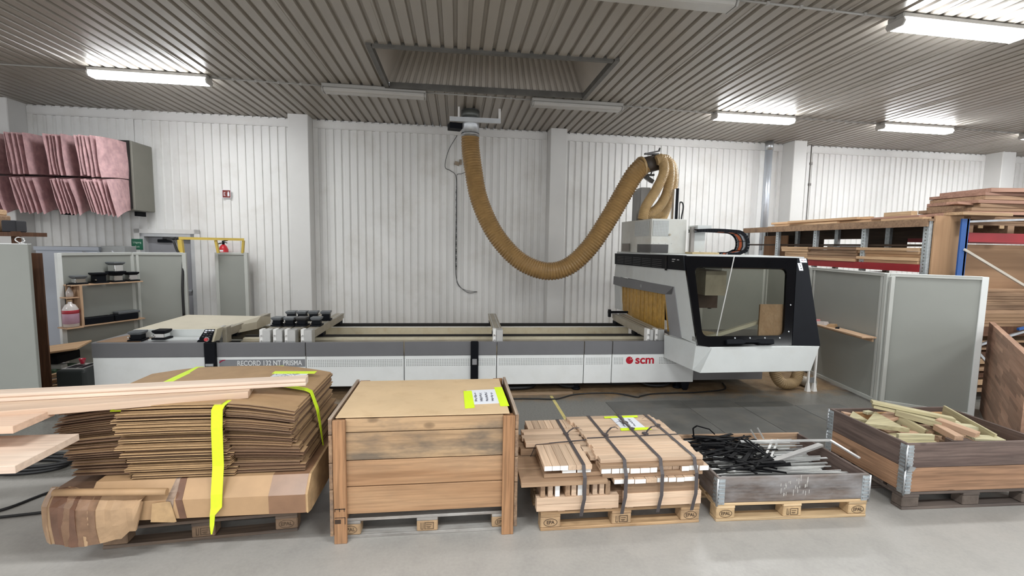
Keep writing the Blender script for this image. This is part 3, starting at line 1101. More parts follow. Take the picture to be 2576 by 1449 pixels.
B('chain_floor', CREAMD, MC, 3.66, 4.1, .8, 1.1, 1.935, 1.965)

# drag chain: side links, cross rungs and the cables inside
cpth = [Vector((3.72+.62*k/16, 0, 2.30+.012*sin(k/16*pi))) for k in range(16)]
cpth += [Vector((4.36+.20*sin(a), 0, 2.10+.20*cos(a))) for a in [pi*k/18 for k in range(19)]]
cpth += [Vector((4.30, 0, 1.90)), Vector((4.2, 0, 1.90))]
cpth = [p+Vector((0, 0, .045)) if p.z < 1.95 else p for p in cpth]
for y in (.78, 1.08):
    lm = MB()
    pp = resample(cpth, .045)
    for a, b_ in zip(pp, pp[1:]):
        dirn = (b_-a).normalized()
        lm.bar(a+Vector((0, y, 0)), a+dirn*.04+Vector((0, y, 0)), .018, .05, 0, (0, 1, 0) if False else (dirn.z, 0, -dirn.x) if abs(dirn.z) > .3 else (0, 0, 1))
    lm.build('chain_side', BLACKM, MC)
rm = MB()
for k, p in enumerate(pp):
    if k % 4 == 0:
        q = (pp[min(k+1, len(pp)-1)]-pp[max(k-1, 0)]).normalized()
        nrm = Vector((q.z, 0, -q.x))
        rm.bar(p+nrm*-.02+Vector((0, .78, 0)), p+nrm*-.02+Vector((0, 1.08, 0)), .02, .008)
        rm.bar(p+nrm*.02+Vector((0, .78, 0)), p+nrm*.02+Vector((0, 1.08, 0)), .02, .008)
rm.build('chain_rung', BLACKM, MC)
ORA = paint('orange_cable', (.62, .13, .035), .5)
for y, m_, r_ in ((.82, RUBBER, .012), (.85, MSILVER, .01), (.885, BLUEGREY, .011), (.92, RUBBER, .012), (.955, ORA, .016), (.99, ORA, .016), (1.02, RUBBER, .012), (1.05, MSILVER, .01)):
    MB().tube([p+Vector((0, y, random.uniform(-.006, .006))) for p in pp[::2]], r_, 8).build('chain_cable', m_, MC)

# dust manifold and hoses down into the head
mani = MB().cyl((3.06, 1.58, 3.39), (3.34, 1.62, 3.47), .135, 20)
mani.build('hose_manifold', paint('manifold_dark', (.065, .05, .04), .55, var=.3), MC)
MB().box(3.12, 3.36, 1.56, 1.62, 3.59, 3.615, M=None).bar((3.12, 1.58, 3.60), (3.38, 1.6, 3.66), .05, .02).cyl((3.37, 1.6, 3.66), (3.39, 1.6, 3.71), .015, 8).build('manifold_damper', paint('damper_dark', (.05, .045, .045), .4), MC)
MB().cyl((3.055, 1.578, 3.385), (3.09, 1.583, 3.395), .165, 22).build('hose_clamp', HOSE2, MC)
for pts, r_ in (([(3.27, 1.44, 3.47), (3.36, 1.43, 3.49), (3.40, 1.42, 3.28), (3.28, 1.42, 2.99), (3.11, 1.42, 2.70), (3.07, 1.44, 2.49)], .078),
                ([(3.30, 1.55, 3.50), (3.50, 1.55, 3.50), (3.57, 1.56, 3.27), (3.52, 1.56, 2.93), (3.36, 1.54, 2.68), (3.18, 1.55, 2.58), (3.12, 1.6, 2.47)], .078),
                ([(3.32, 1.72, 3.53), (3.60, 1.72, 3.50), (3.70, 1.72, 3.26), (3.66, 1.72, 2.92), (3.54, 1.70, 2.66), (3.34, 1.70, 2.58), (3.28, 1.75, 2.47)], .085)):
    ribbed(catmull(pts, 10), r_, .022, .006, 18).build('dust_hose', HOSE2, MC)
ribbed(catmull([(3.3, 1.85, 3.52), (3.62, 1.85, 3.42), (3.70, 1.85, 3.05), (3.62, 1.80, 2.75), (3.50, 1.75, 2.47)], 10), .10, .022, .003, 18).build('dust_hose', paint('smooth_amber_hose', (.50, .33, .14), .4, var=.12), MC)
B('head_cabinet', paint('cabinet_grey', (.42, .42, .41), .4), MC, 3.22, 3.40, 1.95, 2.2, 2.485, 3.09, bevel=.006)
B('head_cabinet', paint('cabinet_grey_dark', (.30, .30, .29), .45), MC, 3.16, 3.22, 1.97, 2.2, 2.485, 3.04)
B('lift_column', ALU, MC, 3.59, 3.615, 1.40, 1.48, 2.485, 3.01)
B('lift_column', BLACKM, MC, 3.617, 3.665, 1.40, 1.48, 2.485, 3.02)
B('lift_column', PWHITE, MC, 3.667, 3.685, 1.40, 1.48, 2.485, 3.02)
MB().tube(catmull([(3.70, 1.42, 2.49), (3.695, 1.42, 2.72), (3.71, 1.42, 2.79), (3.75, 1.42, 2.78), (3.765, 1.42, 2.70), (3.745, 1.42, 2.55), (3.74, 1.42, 2.49)], 6), .013, 8).build('air_line', RUBBER, MC)
MB().cbox((3.33, 1.9, 3.23), (.16, .12, .07), .2, .3, .5).cbox((3.36, 1.9, 3.30), (.12, .08, .03)).bar((3.36, 1.9, 3.3), (3.40, 1.85, 3.45), .02).build('sensor_box', paint('sensor_grey', (.13, .13, .125), .4), MC)

# ------- things belonging to the extraction: duct on the ceiling and the long hanging hose
du = empty('extraction_duct', 'galvanised duct stub hanging from the ceiling with an angle bracket', 'duct', (.23, 8.55, CZ))
MB().cyl((0, 0, 0), (0, 0, -.47), .155, 24).build('duct_pipe', STEEL, du)
MB().cyl((0, 0, -.02), (0, 0, -.14), .165, 24).build('duct_collar', paint('dark_steel', (.14, .15, .14), .4, .5), du)
MB().cyl((0, 0, -.40), (0, 0, -.44), .162, 24).build('duct_band', STEEL, du)
MB().box(-.36, .52, -.20, -.15, -.245, -.215).box(-.36, .52, -.205, -.198, -.245, -.17).build('bracket_rail', paint('bracket_white', (.70, .73, .76), .3, .3), du)
MB().box(-.22, -.19, -.19, -.16, -.22, 0).build('bracket_strut', PWHITE, du)
MB().box(.48, .52, -.19, -.16, -.22, .0).build('bracket_strut', PWHITE, du)
MB().cbox((-.27, .02, -.29), (.22, .22, .10), .2).build('damper_motor', BLACKM, du)
path = catmull([(.23, 8.55, CZ-.40), (.235, 8.55, 3.75), (.28, 8.5, 3.40), (.39, 8.45, 2.84), (.64, 8.35, 2.28), (.97, 8.25, 1.87), (1.28, 8.15, 1.66), (1.62, 8.05, 1.585), (1.95, 7.97, 1.69), (2.27, 7.9, 2.01), (2.57, 7.85, 2.49), (2.81, 7.83, 2.93), (2.98, 7.81, 3.24), (3.13, 7.79, 3.41)], 14)
h_ = ribbed(path, .146, .046, .017, 24).build('extraction_hose', HOSE)
tag(h_, 'thick ribbed amber hose hanging in a deep loop before the white wall', 'hose')

# flexible hose and pipe stub under the cabin end, white stand feet
h_ = ribbed(catmull([(4.61, 6.22, .46), (4.61, 6.19, .25), (4.68, 6.16, .115), (4.80, 6.15, .085), (4.92, 6.17, .12), (5.0, 6.22, .25), (5.03, 6.3, .46)], 10), .072, .026, .008, 18).build('floor_hose', paint('dusty_hose', (.33, .23, .12), .55, var=.2, scale=9))
tag(h_, 'short brown ribbed hose curling under the white cabin skirt', 'hose')
pm_ = MB()
rings = []
for (t, r_) in ((0, .075), (.30, .075), (.30, .067), (.02, .067)):
    c_ = Vector((5.16, 6.40, .076)).lerp(Vector((5.20, 6.14, .076)), t/.30)
    ax = Vector((.06, -.23, 0)).normalized()
    u = ax.cross(Vector((0, 0, 1)))
    rings.append([pm_.bm.verts.new(c_+(u*cos(2*pi*k/20)+Vector((0, 0, 1))*sin(2*pi*k/20))*r_) for k in range(20)])
for a, b_ in zip(rings, rings[1:]):
    for k in range(20):
        f = pm_.bm.faces.new((a[k], a[(k+1) % 20], b_[(k+1) % 20], b_[k]))
        f.smooth = True
pm_.bm.faces.new(rings[0])
pm_.bm.faces.new(rings[-1][::-1])
tag(pm_.build('pipe_stub', paint('stub_grey', (.42, .38, .32), .5, var=.12)), 'short open grey pipe lying on the sawdust beside the brown hose', 'pipe')
st = empty('white_stand', 'white twin-post stand with flared feet under the cabin corner', 'stand', (5.08, 6.06, 0))
for x in (-.04, .06):
    p = MB().box(x-.012, x+.012, -.012, .012, .10, .62).build('post', PWHITE, st)
    MB().hexa([(x-.03, -.03, 0), (x+.03, -.03, 0), (x+.03, .03, 0), (x-.03, .03, 0)], [(x-.014, -.014, .12), (x+.014, -.014, .12), (x+.014, .014, .12), (x-.014, .014, .12)]).build('foot', PWHITE, st)
B('crossbar', STEEL, st, -.05, .07, -.01, .01, .125, .20)

# ------- vacuum pods lying on the beams and the deck
def pod(loc, rz, label, group, w=.15, tall=.11, top=PADGREY, rx=0, body=BLACKM):
    t = empty('suction_pod', label, 'suction pod', loc, rz, group)
    h = w/2
    MB().box(-h, h, -h, h, 0, .022).build('base_plate', BLACKM, t, bevel=.004)
    MB().box(-h*.72, h*.72, -h*.72, h*.72, .022, tall-.045).box(-h*.8, -h*.6, -h*.86, -h*.7, .03, .05).build('pod_body', body, t, bevel=.004)
    MB().hexa([(-h*.7, -h*.7, tall-.047), (h*.7, -h*.7, tall-.047), (h*.7, h*.7, tall-.047), (-h*.7, h*.7, tall-.047)],
              [(-h*.96, -h*.96, tall-.022), (h*.96, -h*.96, tall-.022), (h*.96, h*.96, tall-.022), (-h*.96, h*.96, tall-.022)]).box(-h*.96, h*.96, -h*.96, h*.96, tall-.022, tall).build('rubber_pad', top, t, bevel=.006)
    MB().cyl((-h*.86, -h*.75, .055), (-h*.86, -h*.95, .055), .009, 8).build('air_nipple', CHROME, t)
    return t


def ML(x, y, z):
    v = Euler((0, 0, -.02)).to_matrix() @ Vector((x, y, z))
    return (v.x, v.y+6.27, v.z)


for k, x in enumerate((-2.48, -2.315, -2.155, -1.96)):
    pod(ML(x, .50, .857), -.02+random.uniform(-.1, .1), 'black vacuum pod, %s from left in the front row on the beams' % ORD[k], 'vacuum pods on the beams', tall=.125, top=PADGREY if k != 2 else paint('pod_dark', (.035, .035, .035), .4))
for k, x in enumerate((-2.47, -2.31, -2.15, -1.97)):
    pod(ML(x, .98, .857), -.02+random.uniform(-.1, .1), 'black vacuum pod, %s from left in the back row on the beams' % ORD[k], 'vacuum pods on the beams', tall=.14)
pod(ML(-4.08, .14, .729), .1, 'stacked grey and black vacuum pod on the left end of the machine', 'vacuum pods on the machine deck', w=.17, tall=.125)
pod(ML(-3.80, .16, .746), -.05, 'white-bodied vacuum pod beside the stacked grey pod on the machine deck', 'vacuum pods on the machine deck', w=.17, tall=.12, body=CHROME, top=BLACKM)
bo = MB()
bo.hexa([ML(-4.50, .02, .729), ML(-4.0, .02, .729), ML(-4.0, .30, .729), ML(-4.18, .60, .729), ML(-4.36, .58, .729), ML(-4.48, .30, .729)],
        [ML(-4.50, .02, .733), ML(-4.0, .02, .733), ML(-4.0, .30, .733), ML(-4.18, .60, .733), ML(-4.36, .58, .733), ML(-4.48, .30, .733)])
tag(bo.build('hardboard_sheet', paint('hardboard_brown', (.30, .19, .115), .6, var=.15)), 'rounded brown hardboard offcut lying on the left machine deck', 'board')
# board standing behind the window
wb = MB()
w4 = [(3.97, 1.335), (4.29, 1.335), (4.20, .95), (3.86, .95)]
wb.hexa([D(x, z, -.08) for x, z in w4], [D(x, z, -.055) for x, z in w4])
tag(wb.build('beech_board', wood('beech_panel', (.66, .46, .31), (.52, .33, .20), 2, 1.0, ring=.15)), 'pale beech board with cut corner leaning behind the cabin window', 'board')
bpy.data.objects['beech_board'].matrix_world = MC.matrix_basis
bpy.data.objects['beech_board'].location = (0, 6.27, 0)
bpy.data.objects['beech_board'].rotation_euler = (0, 0, -.02)
# ================================================================ FOREGROUND PALLETS
def pallet(loc, rz, label, bmat, kmat, marks=(), markc=None, front_extra=None):
    """euro pallet, origin at its front left bottom corner, 1.2 x 0.8"""
    t = empty('wooden_pallet', label, 'pallet', loc, rz, 'pallets in the front row')
    for y, w in ((0, .145), (.1875, .10), (.3275, .145), (.5125, .10), (.655, .145)):
        B('top_board', bmat, t, 0, 1.2, y, y+w, .1225, .144, bevel=.003)
    for x in (0, .5275, 1.055):
        B('stringer', bmat, t, x, x+.145, 0, .8, .1005, .122, bevel=.003)
    for y, w in ((0, .10), (.3275, .145), (.70, .10)):
        B('bottom_board', bmat, t, 0, 1.2, y, y+w, 0, .022, bevel=.003)
        for k, x in enumerate((0, .5275, 1.055)):
            b_ = B('block', kmat, t, x, x+.145, y+.001, y+w-.001, .0225, .10, bevel=.006)
            if y == 0 and markc and k < len(marks) and marks[k]:
                burn(b_, x+.0725, -.0006, .062, marks[k], markc)
    return t


def ring(mb, cx, y, cz, rx, rz_, w, n=24, a0=0, a1=360):
    k = n if a1-a0 >= 360 else n-1
    P = []
    for i in range(n):
        a = rad(a0+(a1-a0)*i/(n if a1-a0 >= 360 else n-1))
        P.append(((cx+rx*cos(a), y, cz+rz_*sin(a)), (cx+(rx-w)*cos(a), y, cz+(rz_-w)*sin(a))))
    for i in range(k):
        j = (i+1) % n
        mb.poly([P[i][0], P[j][0], P[j][1], P[i][1]])


def burn(par, cx, y, cz, kind, mat):
    if kind == 'oval' or kind.startswith('EPA'):
        mb = MB()
        ring(mb, cx, y, cz, .050, .030, .0035)
        mb.build('burn_oval', mat, par, fix=False)
        meshtext('burn_letters', 'EPAL' if kind == 'oval' else kind, .036, mat, par, (cx, y, cz), FRONT, .0003, 'CENTER', bold=.0004, sx=.95)
    elif kind == 'plate':
        mb = MB()
        for (a, b_, c_, d_) in ((-.045, -.041, -.022, .025), (-.03, -.027, -.022, .025), (-.045, -.027, -.025, -.021), (-.018, .045, .021, .025), (-.018, .045, -.025, -.021),
                                (.041, .045, -.025, .025), (-.018, -.014, -.025, .025), (-.008, .03, .006, .010), (-.006, .025, -.008, -.004), (.0, .02, -.015, -.012)):
            mb.box(cx+a, cx+b_, y, y+.0003, cz+c_, cz+d_)
        mb.build('burn_stamp', mat, par)


BURN = paint('burnt_mark', (.045, .025, .015), .8)
BURN2 = paint('burnt_mark_faint', (.10, .065, .04), .8)

# ---------------------------------------------------------------- 1: strapped flattened cardboard
pallet((-2.30, 3.20, 0), .075, 'old brown pallet under the flattened cardboard boxes', PALOLD, BLOCKO, (None, 'plate', 'oval'), BURN2)


def parcel():
    t = empty('wrapped_parcel', 'long taped cardboard parcel on the old pallet, below the flattened boxes', 'parcel', (0, 0, 0))
    sec = [(3.10, .268), (3.035, .285), (3.03, .41), (3.12, .505), (3.55, .515), (4.0, .515), (4.03, .27), (3.5, .262)]

    def piece(name, x0, x1, mat, g, sl=0.0):
        m_ = MB()
        c_ = (3.5, .39)
        f = [(x0+sl*(z-.39), c_[0]+(y-c_[0])*g, c_[1]+(z-c_[1])*g) for y, z in sec]
        b_ = [(x1+sl*(z-.39), c_[0]+(y-c_[0])*g, c_[1]+(z-c_[1])*g) for y, z in sec]
        return m_.hexa(f, b_).build(name, mat, t)
    piece('parcel_body', -2.25, -.955, CARDW, 1.0)
    piece('parcel_lid', -.957, -.948, CARDE, 1.01)
    piece('tape_band', -1.19, -.965, paint('parcel_tape_matt', (.26, .145, .085), .35, var=.12, scale=9), 1.004)
    piece('tape_band', -1.80, -1.755, FILM, 1.004, .15)
    piece('tape_band', -1.74, -1.70, TAPE, 1.006, -.15)
    MB().hexa([(-1.86, 3.022, .275), (-1.74, 3.026, .27), (-1.77, 3.026, .40), (-1.85, 3.022, .40)], [(-1.88, 3.008, .285), (-1.75, 3.018, .27), (-1.78, 3.018, .41), (-1.865, 3.008, .405)]).build('torn_flap', CARDE, t)
    return t


parcel()
tw = empty('torn_cardboard_wrap', 'torn taped cardboard wrapping hanging over the left front of the old pallet', 'cardboard', (0, 0, 0))
outl = [(-2.44, .504), (-2.494, .49), (-2.525, .44), (-2.545, .375), (-2.535, .298), (-2.505, .182), (-2.374, .174), (-2.342, .151), (-2.25, .155), (-2.163, .168), (-2.026, .197), (-2.019, .23), (-1.951, .239), (-1.917, .44), (-2.03, .45), (-2.179, .466), (-2.277, .478), (-2.36, .505)]


def wrapped(pts, y0f, dep, mat, name, par=None):
    """a thick sheet bulging towards the viewer in the middle"""
    mb = MB()
    f = [(x, y0f+.06*abs((z-.34)/.2)**2+.05*max(0, (-2.40-x)/.14), z) for x, z in pts]
    b_ = [(x+.02, y0f+dep, z) for x, z in pts]
    return mb.hexa(f, b_).build(name, mat, par or tw)


def clip_x(pts, a, b_):
    """part of the outline between two x values"""
    def cut(poly, x, keep_less):
        out = []
        for i in range(len(poly)):
            p, q = poly[i], poly[(i+1) % len(poly)]
            ip = (p[0] <= x) == keep_less
            iq = (q[0] <= x) == keep_less
            if ip:
                out.append(p)
            if ip != iq:
                t_ = (x-p[0])/(q[0]-p[0])
                out.append((x, p[1]+(q[1]-p[1])*t_))
        return out
    return cut(cut(pts, b_, True), a, False)


# densify so that the bulge reads
def dens(pts, n=3):
    out = []
    for i in range(len(pts)):
        p, q = pts[i], pts[(i+1) % len(pts)]
        out += [(p[0]+(q[0]-p[0])*k/n, p[1]+(q[1]-p[1])*k/n) for k in range(n)]
    return out


def strip_sheet(x0, x1, mat, name, off=0.0):
    """vertical bands of the wrapping, bulged in section"""
    mb = MB()
    nx, nz = max(2, int((x1-x0)/.04)), 8
    g = []
    for i in range(nx+1):
        x = x0+(x1-x0)*i/nx
        zs = sorted(z for z in [
            (p[1]+(q[1]-p[1])*(x-p[0])/(q[0]-p[0])) for p, q in zip(outl, outl[1:]+outl[:1]) if (p[0] <= x) != (q[0] <= x)])
        za, zb_ = (zs[0], zs[-1]) if len(zs) > 1 else (.3, .31)
        col = []
        for k in range(nz+1):
            z = za+(zb_-za)*k/nz
            t_ = k/nz
            y = 2.985+.13*max(0, t_-.72)**1.5*4+.05*max(0, .35-t_)+.25*max(0, (-2.42-x)/.13)**2*.5+.006*sin(x*60+z*9)-off
            col.append(mb.bm.verts.new((x, y, z)))
        g.append(col)
    for i in range(nx):
        for k in range(nz):
            mb.bm.faces.new((g[i][k], g[i+1][k], g[i+1][k+1], g[i][k+1]))
    ret = bmesh.ops.extrude_face_region(mb.bm, geom=mb.bm.faces[:])
    bmesh.ops.translate(mb.bm, vec=(0, .012, 0), verts=[e for e in ret['geom'] if isinstance(e, bmesh.types.BMVert)])
    return mb.build(name, mat, tw)


strip_sheet(-2.535, -1.921, paint('torn_cardboard', (.42, .275, .16), .7, var=.2, scale=7, bmp=.15), 'cardboard_sheet')
strip_sheet(-2.42, -2.28, TAPE, 'tape_band', .004)
strip_sheet(-2.36, -2.17, paint('brown_tape_dull', (.24, .14, .085), .4, var=.25, scale=14), 'tape_band', .003)
strip_sheet(-2.52, -2.44, paint('tape_thin', (.33, .205, .12), .35, var=.2, scale=10), 'tape_band', .003)
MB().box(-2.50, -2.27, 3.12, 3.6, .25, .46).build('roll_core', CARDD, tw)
MB().tube([(-2.42, 3.025, .495), (-2.2, 3.015, .492), (-1.95, 3.01, .485), (-1.78, 3.015, .475)], .022, 10).build('paper_roll', CARDW, tw)

NB = 22
Z0, ZH = .517, .0207


def bend(x, t):
    """the pile sags at its ends, more towards the top"""
    b = -.055*max(0, (x+1.50)/.45)**1.5*t
    b += -.045*max(0, (-2.10-x)/.45)**1.3*t
    return b+.018*sin((x+2.5)*2.1)*t


for i in range(NB):
    t_ = i/(NB-1)
    dx = random.uniform(-.022, .022)+(.05 if i < 9 else 0)
    dy = random.uniform(-.022, .022)
    last = i == NB-1
    bx = empty('flattened_box', 'flattened brown cardboard box, topmost of the strapped stack' if last else 'flattened brown cardboard box, %s from the top of the strapped stack' % ORD[NB-1-i], 'cardboard box', (dx, dy, 0), 0, 'flattened boxes in the strapped stack')
    zb = Z0+i*ZH

    def sheet(name, xs, ya, yb, z0, th, mat, mate=None, skew=0.0):
        mb = MB()
        n_ = len(xs)
        lo, hi = [], []
        for x in xs:
            z = z0+bend(x, t_)
            lo.append([mb.bm.verts.new((x+(skew if y == ya else 0), y, z)) for y in (ya, yb)])
            hi.append([mb.bm.verts.new((x+(skew if y == ya else 0), y, z+th)) for y in (ya, yb)])
        for k in range(n_-1):
            mb.bm.faces.new((hi[k][0], hi[k+1][0], hi[k+1][1], hi[k][1]))
            mb.bm.faces.new((lo[k][0], lo[k][1], lo[k+1][1], lo[k+1][0]))
            f1 = mb.bm.faces.new((lo[k][0], lo[k+1][0], hi[k+1][0], hi[k][0]))
            f2 = mb.bm.faces.new((lo[k][1], hi[k][1], hi[k+1][1], lo[k+1][1]))
            f1.material_index = f2.material_index = 1
        for k in (0, n_-1):
            f = mb.bm.faces.new((lo[k][0], hi[k][0], hi[k][1], lo[k][1]))
            f.material_index = 1
        return mb.build(name, [mat, mate or mat], bx)
    full = [-2.50, -2.3, -2.12, -1.8, -1.5, -1.35, -1.2, -1.08]
    j = lambda s=.012: random.uniform(-s, s)
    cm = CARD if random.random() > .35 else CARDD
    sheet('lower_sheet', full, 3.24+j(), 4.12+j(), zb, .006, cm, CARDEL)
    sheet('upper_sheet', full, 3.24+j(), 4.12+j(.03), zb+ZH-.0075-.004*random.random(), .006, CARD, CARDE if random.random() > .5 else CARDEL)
    for (xa, xb, y_, m1, pr) in ((-2.51, -2.135, 3.205, CARDEL, .5), (-2.125, -1.505, 3.125, CARDE, .25), (-1.495, -1.075, 3.155, CARDEL, .6)):  # outer flap edges take darker browns: shade of the recess put into colour
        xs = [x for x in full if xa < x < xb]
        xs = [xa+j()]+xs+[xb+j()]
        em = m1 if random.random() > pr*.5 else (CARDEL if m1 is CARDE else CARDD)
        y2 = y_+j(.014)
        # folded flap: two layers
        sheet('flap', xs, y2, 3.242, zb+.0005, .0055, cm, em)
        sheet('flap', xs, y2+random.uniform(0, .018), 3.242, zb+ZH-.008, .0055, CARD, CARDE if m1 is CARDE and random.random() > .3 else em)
topz = Z0+NB*ZH

# torn side flap standing up at the back right corner
# paper label under yellow tape on the top box, printed mark
lb = empty('paper_label', 'white handwritten sheet taped on the top cardboard box', 'paper', (0, 0, 0))
zt = topz+.006
MB().prism([(-1.47, 3.66, zt), (-1.18, 3.66, zt), (-1.18, 3.90, zt), (-1.47, 3.90, zt)], (0, 0, .001)).build('sheet', PAPER, lb)
MB().prism([(-1.53, 3.60, zt+.0015), (-1.46, 3.60, zt+.0015), (-1.46, 4.02, zt+.0015), (-1.53, 4.02, zt+.0015)], (0, 0, .001)).build('tape_strip', NEON, lb)
MB().prism([(-1.50, 3.87, zt+.002), (-1.13, 3.85, zt+.002), (-1.13, 3.92, zt+.002), (-1.50, 3.94, zt+.002)], (0, 0, .001)).build('tape_strip', NEON, lb)


def scribble(par, x0, y0, w, rows, z, mat=INK, turn=0, s=.02, seed=1):
    """handwriting: rows of joined loops"""
    rr = random.Random(seed)
    mb = MB()
    for r in range(rows):
        n_ = 30
        p = []
        for k in range(n_):
            u = w*k/(n_-1)*(.75+.25*rr.random())
            v = r*s*2.1+rr.uniform(s*.1, s*.6)*(1 if k % 2 else -1)
            p.append((x0+(u if not turn else v), y0+(v if not turn else u), z))
        mb.tube(p, .0012, 4)
    return mb.build('handwriting', mat, par)


scribble(lb, -1.44, 3.80, .22, 2, zt+.0015, seed=3)
MB().box(-1.93, -1.70, 3.80, 3.815, zt, zt+.001).box(-1.93, -1.75, 3.86, 3.875, zt, zt+.001).box(-1.71, -1.695, 3.80, 3.87, zt, zt+.001).build('printed_mark', INK, lb)

# neon webbing straps
def ribbon(name, label, pts, w, dirs, mat=NEONW, ths=.003, ws=None, cat='strap', group='neon straps on the cardboard stack'):
    mb = MB()
    P = [Vector(p) for p in pts]
    rows = []
    for i, p in enumerate(P):
        d_ = Vector(dirs[i] if isinstance(dirs, list) else dirs).normalized()
        w_ = ws[i] if ws else w
        rows.append((p-d_*w_/2, p+d_*w_/2))
    a = [(mb.bm.verts.new(l), mb.bm.verts.new(r)) for l, r in rows]
    for (l0, r0), (l1, r1) in zip(a, a[1:]):
        mb.bm.faces.new((l0, r0, r1, l1))
    o = mb.build(name, mat, fix=False)
    so = o.modifiers.new('thick', 'SOLIDIFY')
    so.thickness = ths
    so.offset = 0
    if label:
        tag(o, label, cat, group)
    return o


ribbon('webbing_strap', 'neon yellow strap hanging down the front of the cardboard stack', [(-1.50, 4.14, .90), (-1.50, 4.14, topz+.002), (-1.50, 3.9, topz+.006), (-1.51, 3.4, topz+.008), (-1.51, 3.13, topz+.006), (-1.51, 3.10, topz-.012), (-1.51, 3.088, .85), (-1.505, 3.075, .60), (-1.495, 3.02, .44), (-1.495, 3.01, .36), (-1.515, 3.0, .315), (-1.52, 3.0, .25), (-1.525, 3.0, .19)],
       .068, (1, 0, 0), ws=[.068]*9+[.066, .03, .026, .008])
ribbon('webbing_strap', 'neon yellow strap crossing the top of the cardboard stack, left of the label', [(-2.13, 4.14, .93), (-2.13, 4.13, topz+.004), (-2.13, 3.9, topz+.007), (-2.13, 3.5, topz+.007), (-2.13, 3.17, topz+.004), (-2.13, 3.14, topz-.02)], .062, (1, 0, 0))
ribbon('webbing_strap', 'neon yellow strap bent over the right edge of the cardboard stack', [(-1.50, 3.57, topz+.009), (-1.30, 3.56, topz+.008), (-1.10, 3.535, topz-.022), (-1.062, 3.53, topz-.04), (-1.02, 3.53, .80), (-1.005, 3.535, .68), (-.985, 3.54, .5), (-.975, 3.55, .36)], .055, [(0, 1, 0)]*4+[(.1, 1, 0)]*4, ws=[.055, .055, .055, .055, .045, .03, .012, .008])

# planks lying across the stack and reaching in from the left
def plank(label, p0, rz, L, w, h, mat, ry=0.0, cat='plank', name='plank', groove=False, group='pale planks at the left'):
    """p0 = right end, front top edge; runs to the left"""
    mb = MB()
    if groove:
        sec = [(0, -h), (w, -h), (w, 0), (.018, 0), (.0, -.004), (0, -.020), (.010, -.026), (.010, -.034), (0, -.036)]
        mb.prism([(-L, y, z) for y, z in sec], (L, 0, 0))
    else:
        mb.box(-L, 0, 0, w, -h, 0)
    o = mb.build(name, mat, None, p0, (0, ry, rz), bevel=.002)
    return tag(o, label, cat, group)


plank('long pale grooved batten on top of the cardboard stack, reaching furthest right', (-1.05, 3.37, 1.075), .125, 3.4, .105, .05, BOARDP, 0.0, groove=True)
plank('wide pale board on the cardboard stack, in front of the grooved batten', (-1.39, 3.265, 1.023), .225, 3.2, .21, .045, BOARDT, 0.0)
plank('short end of a pale board cut off by the left frame edge, beside the stack', (-2.42, 2.80, 1.0), -.06, 1.2, .28, .042, wood('pink_board', (.74, .53, .40), (.58, .38, .27), 0, .6, vary=.05, ring=.12), 0.0)
plank('thick pale board end in front of the stack at the left frame edge', (-2.27, 2.62, .855), .0, 1.3, .42, .042, BOARDP, 0.0)
bpy.data.objects['plank.002'].rotation_euler.z = .02
sw = empty('sawhorse', 'wooden sawhorse carrying the plank ends beside the cardboard stack', 'sawhorse', (-3.45, 2.62, 0))
B('beam', PINE, sw, -.05, .05, .0, .55, .73, .81)
for sx_ in (-1, 1):
    for y_ in (.05, .45):
        MB().bar((sx_*.22, y_, 0), (sx_*.03, y_, .73), .06, .04).build('leg', PINE, sw)

# ---------------------------------------------------------------- 2: wooden crate on a pallet
pallet((-.795, 3.172, 0), .0, 'grey worn pallet under the big wooden crate', wood('white_worn_pallet', (.36, .33, .30), (.17, .145, .125), 0, .8, stain=(.55, .54, .52), stain_amt=.5), BLOCKM, ('oval', 'plate', 'oval'), BURN2)
cr = empty('wooden_crate', 'large brown plank crate with tall corner posts and a hardboard lid', 'crate', (-.205, 3.13, 0), 0)
zz = [.19, .387, .572, .766, .862]
for k in range(4):
    B('front_plank', CRATEW if k < 2 else CRATEG, cr, -.53, .535, .012, .036, zz[k]+.003, zz[k+1]-.003, bevel=.003)
    B('back_plank', CRATEW, cr, -.53, .535, .86, .885, zz[k]+.003, zz[k+1]-.003, bevel=.003)
    for s, x in ((-1, -.63), (1, .615)):
        B('side_plank', CRATES, cr, x, x+.022, -.02, .89, (.06 if k == 0 else zz[k]+.003), zz[k+1]-.003+(.014 if k == 3 else 0), bevel=.002)
for x in (-.63, .615):
    B('top_edge', wood('pale_edge', (.62, .50, .40), (.46, .35, .27), 1, 1), cr, x, x+.022, -.02, .89, .8735, .8765)
for x in (-.606, .53):
    B('corner_post', CRATEV, cr, x, x+.083, -.016, .010, .0, .862, bevel=.003)
    B('corner_post', CRATEV, cr, x, x+.083, .888, .912, .0, .862, bevel=.003)
    B('corner_cleat', CRATEV, cr, x+.005, x+.08, .04, .09, .15, .845)
mk = MB()
for (a, b_, c_, d_) in ((-.60, -.53, .305, .312), (-.60, -.595, .29, .312), (-.57, -.565, .29, .312), (-.54, -.535, .29, .312), (-.60, -.53, .245, .25), (-.60, -.56, .205, .235), (-.535, -.53, .2, .25)):
    mk.box(a, b_, -.0168, -.0158, c_-.06, d_-.06)
mk.build('stencil_marks', BURN, cr, kind='stuff')
lid = MB().box(-.592, .578, .02, .858, .866, .872)
lo = tag(lid.build('crate_lid', HDF, None, (-.205, 3.13, 0), bevel=.001), 'tan hardboard sheet lying as a lid in the wooden crate', 'lid')
nt_ = empty('paper_note', 'white handwritten sheet taped on the crate lid with two neon strips', 'paper', (0, 0, .8725))
MB().prism([(.105, 3.335, 0), (.355, 3.355, 0), (.345, 3.69, 0), (.085, 3.67, 0)], (0, 0, .0008)).build('sheet', PAPER, nt_)
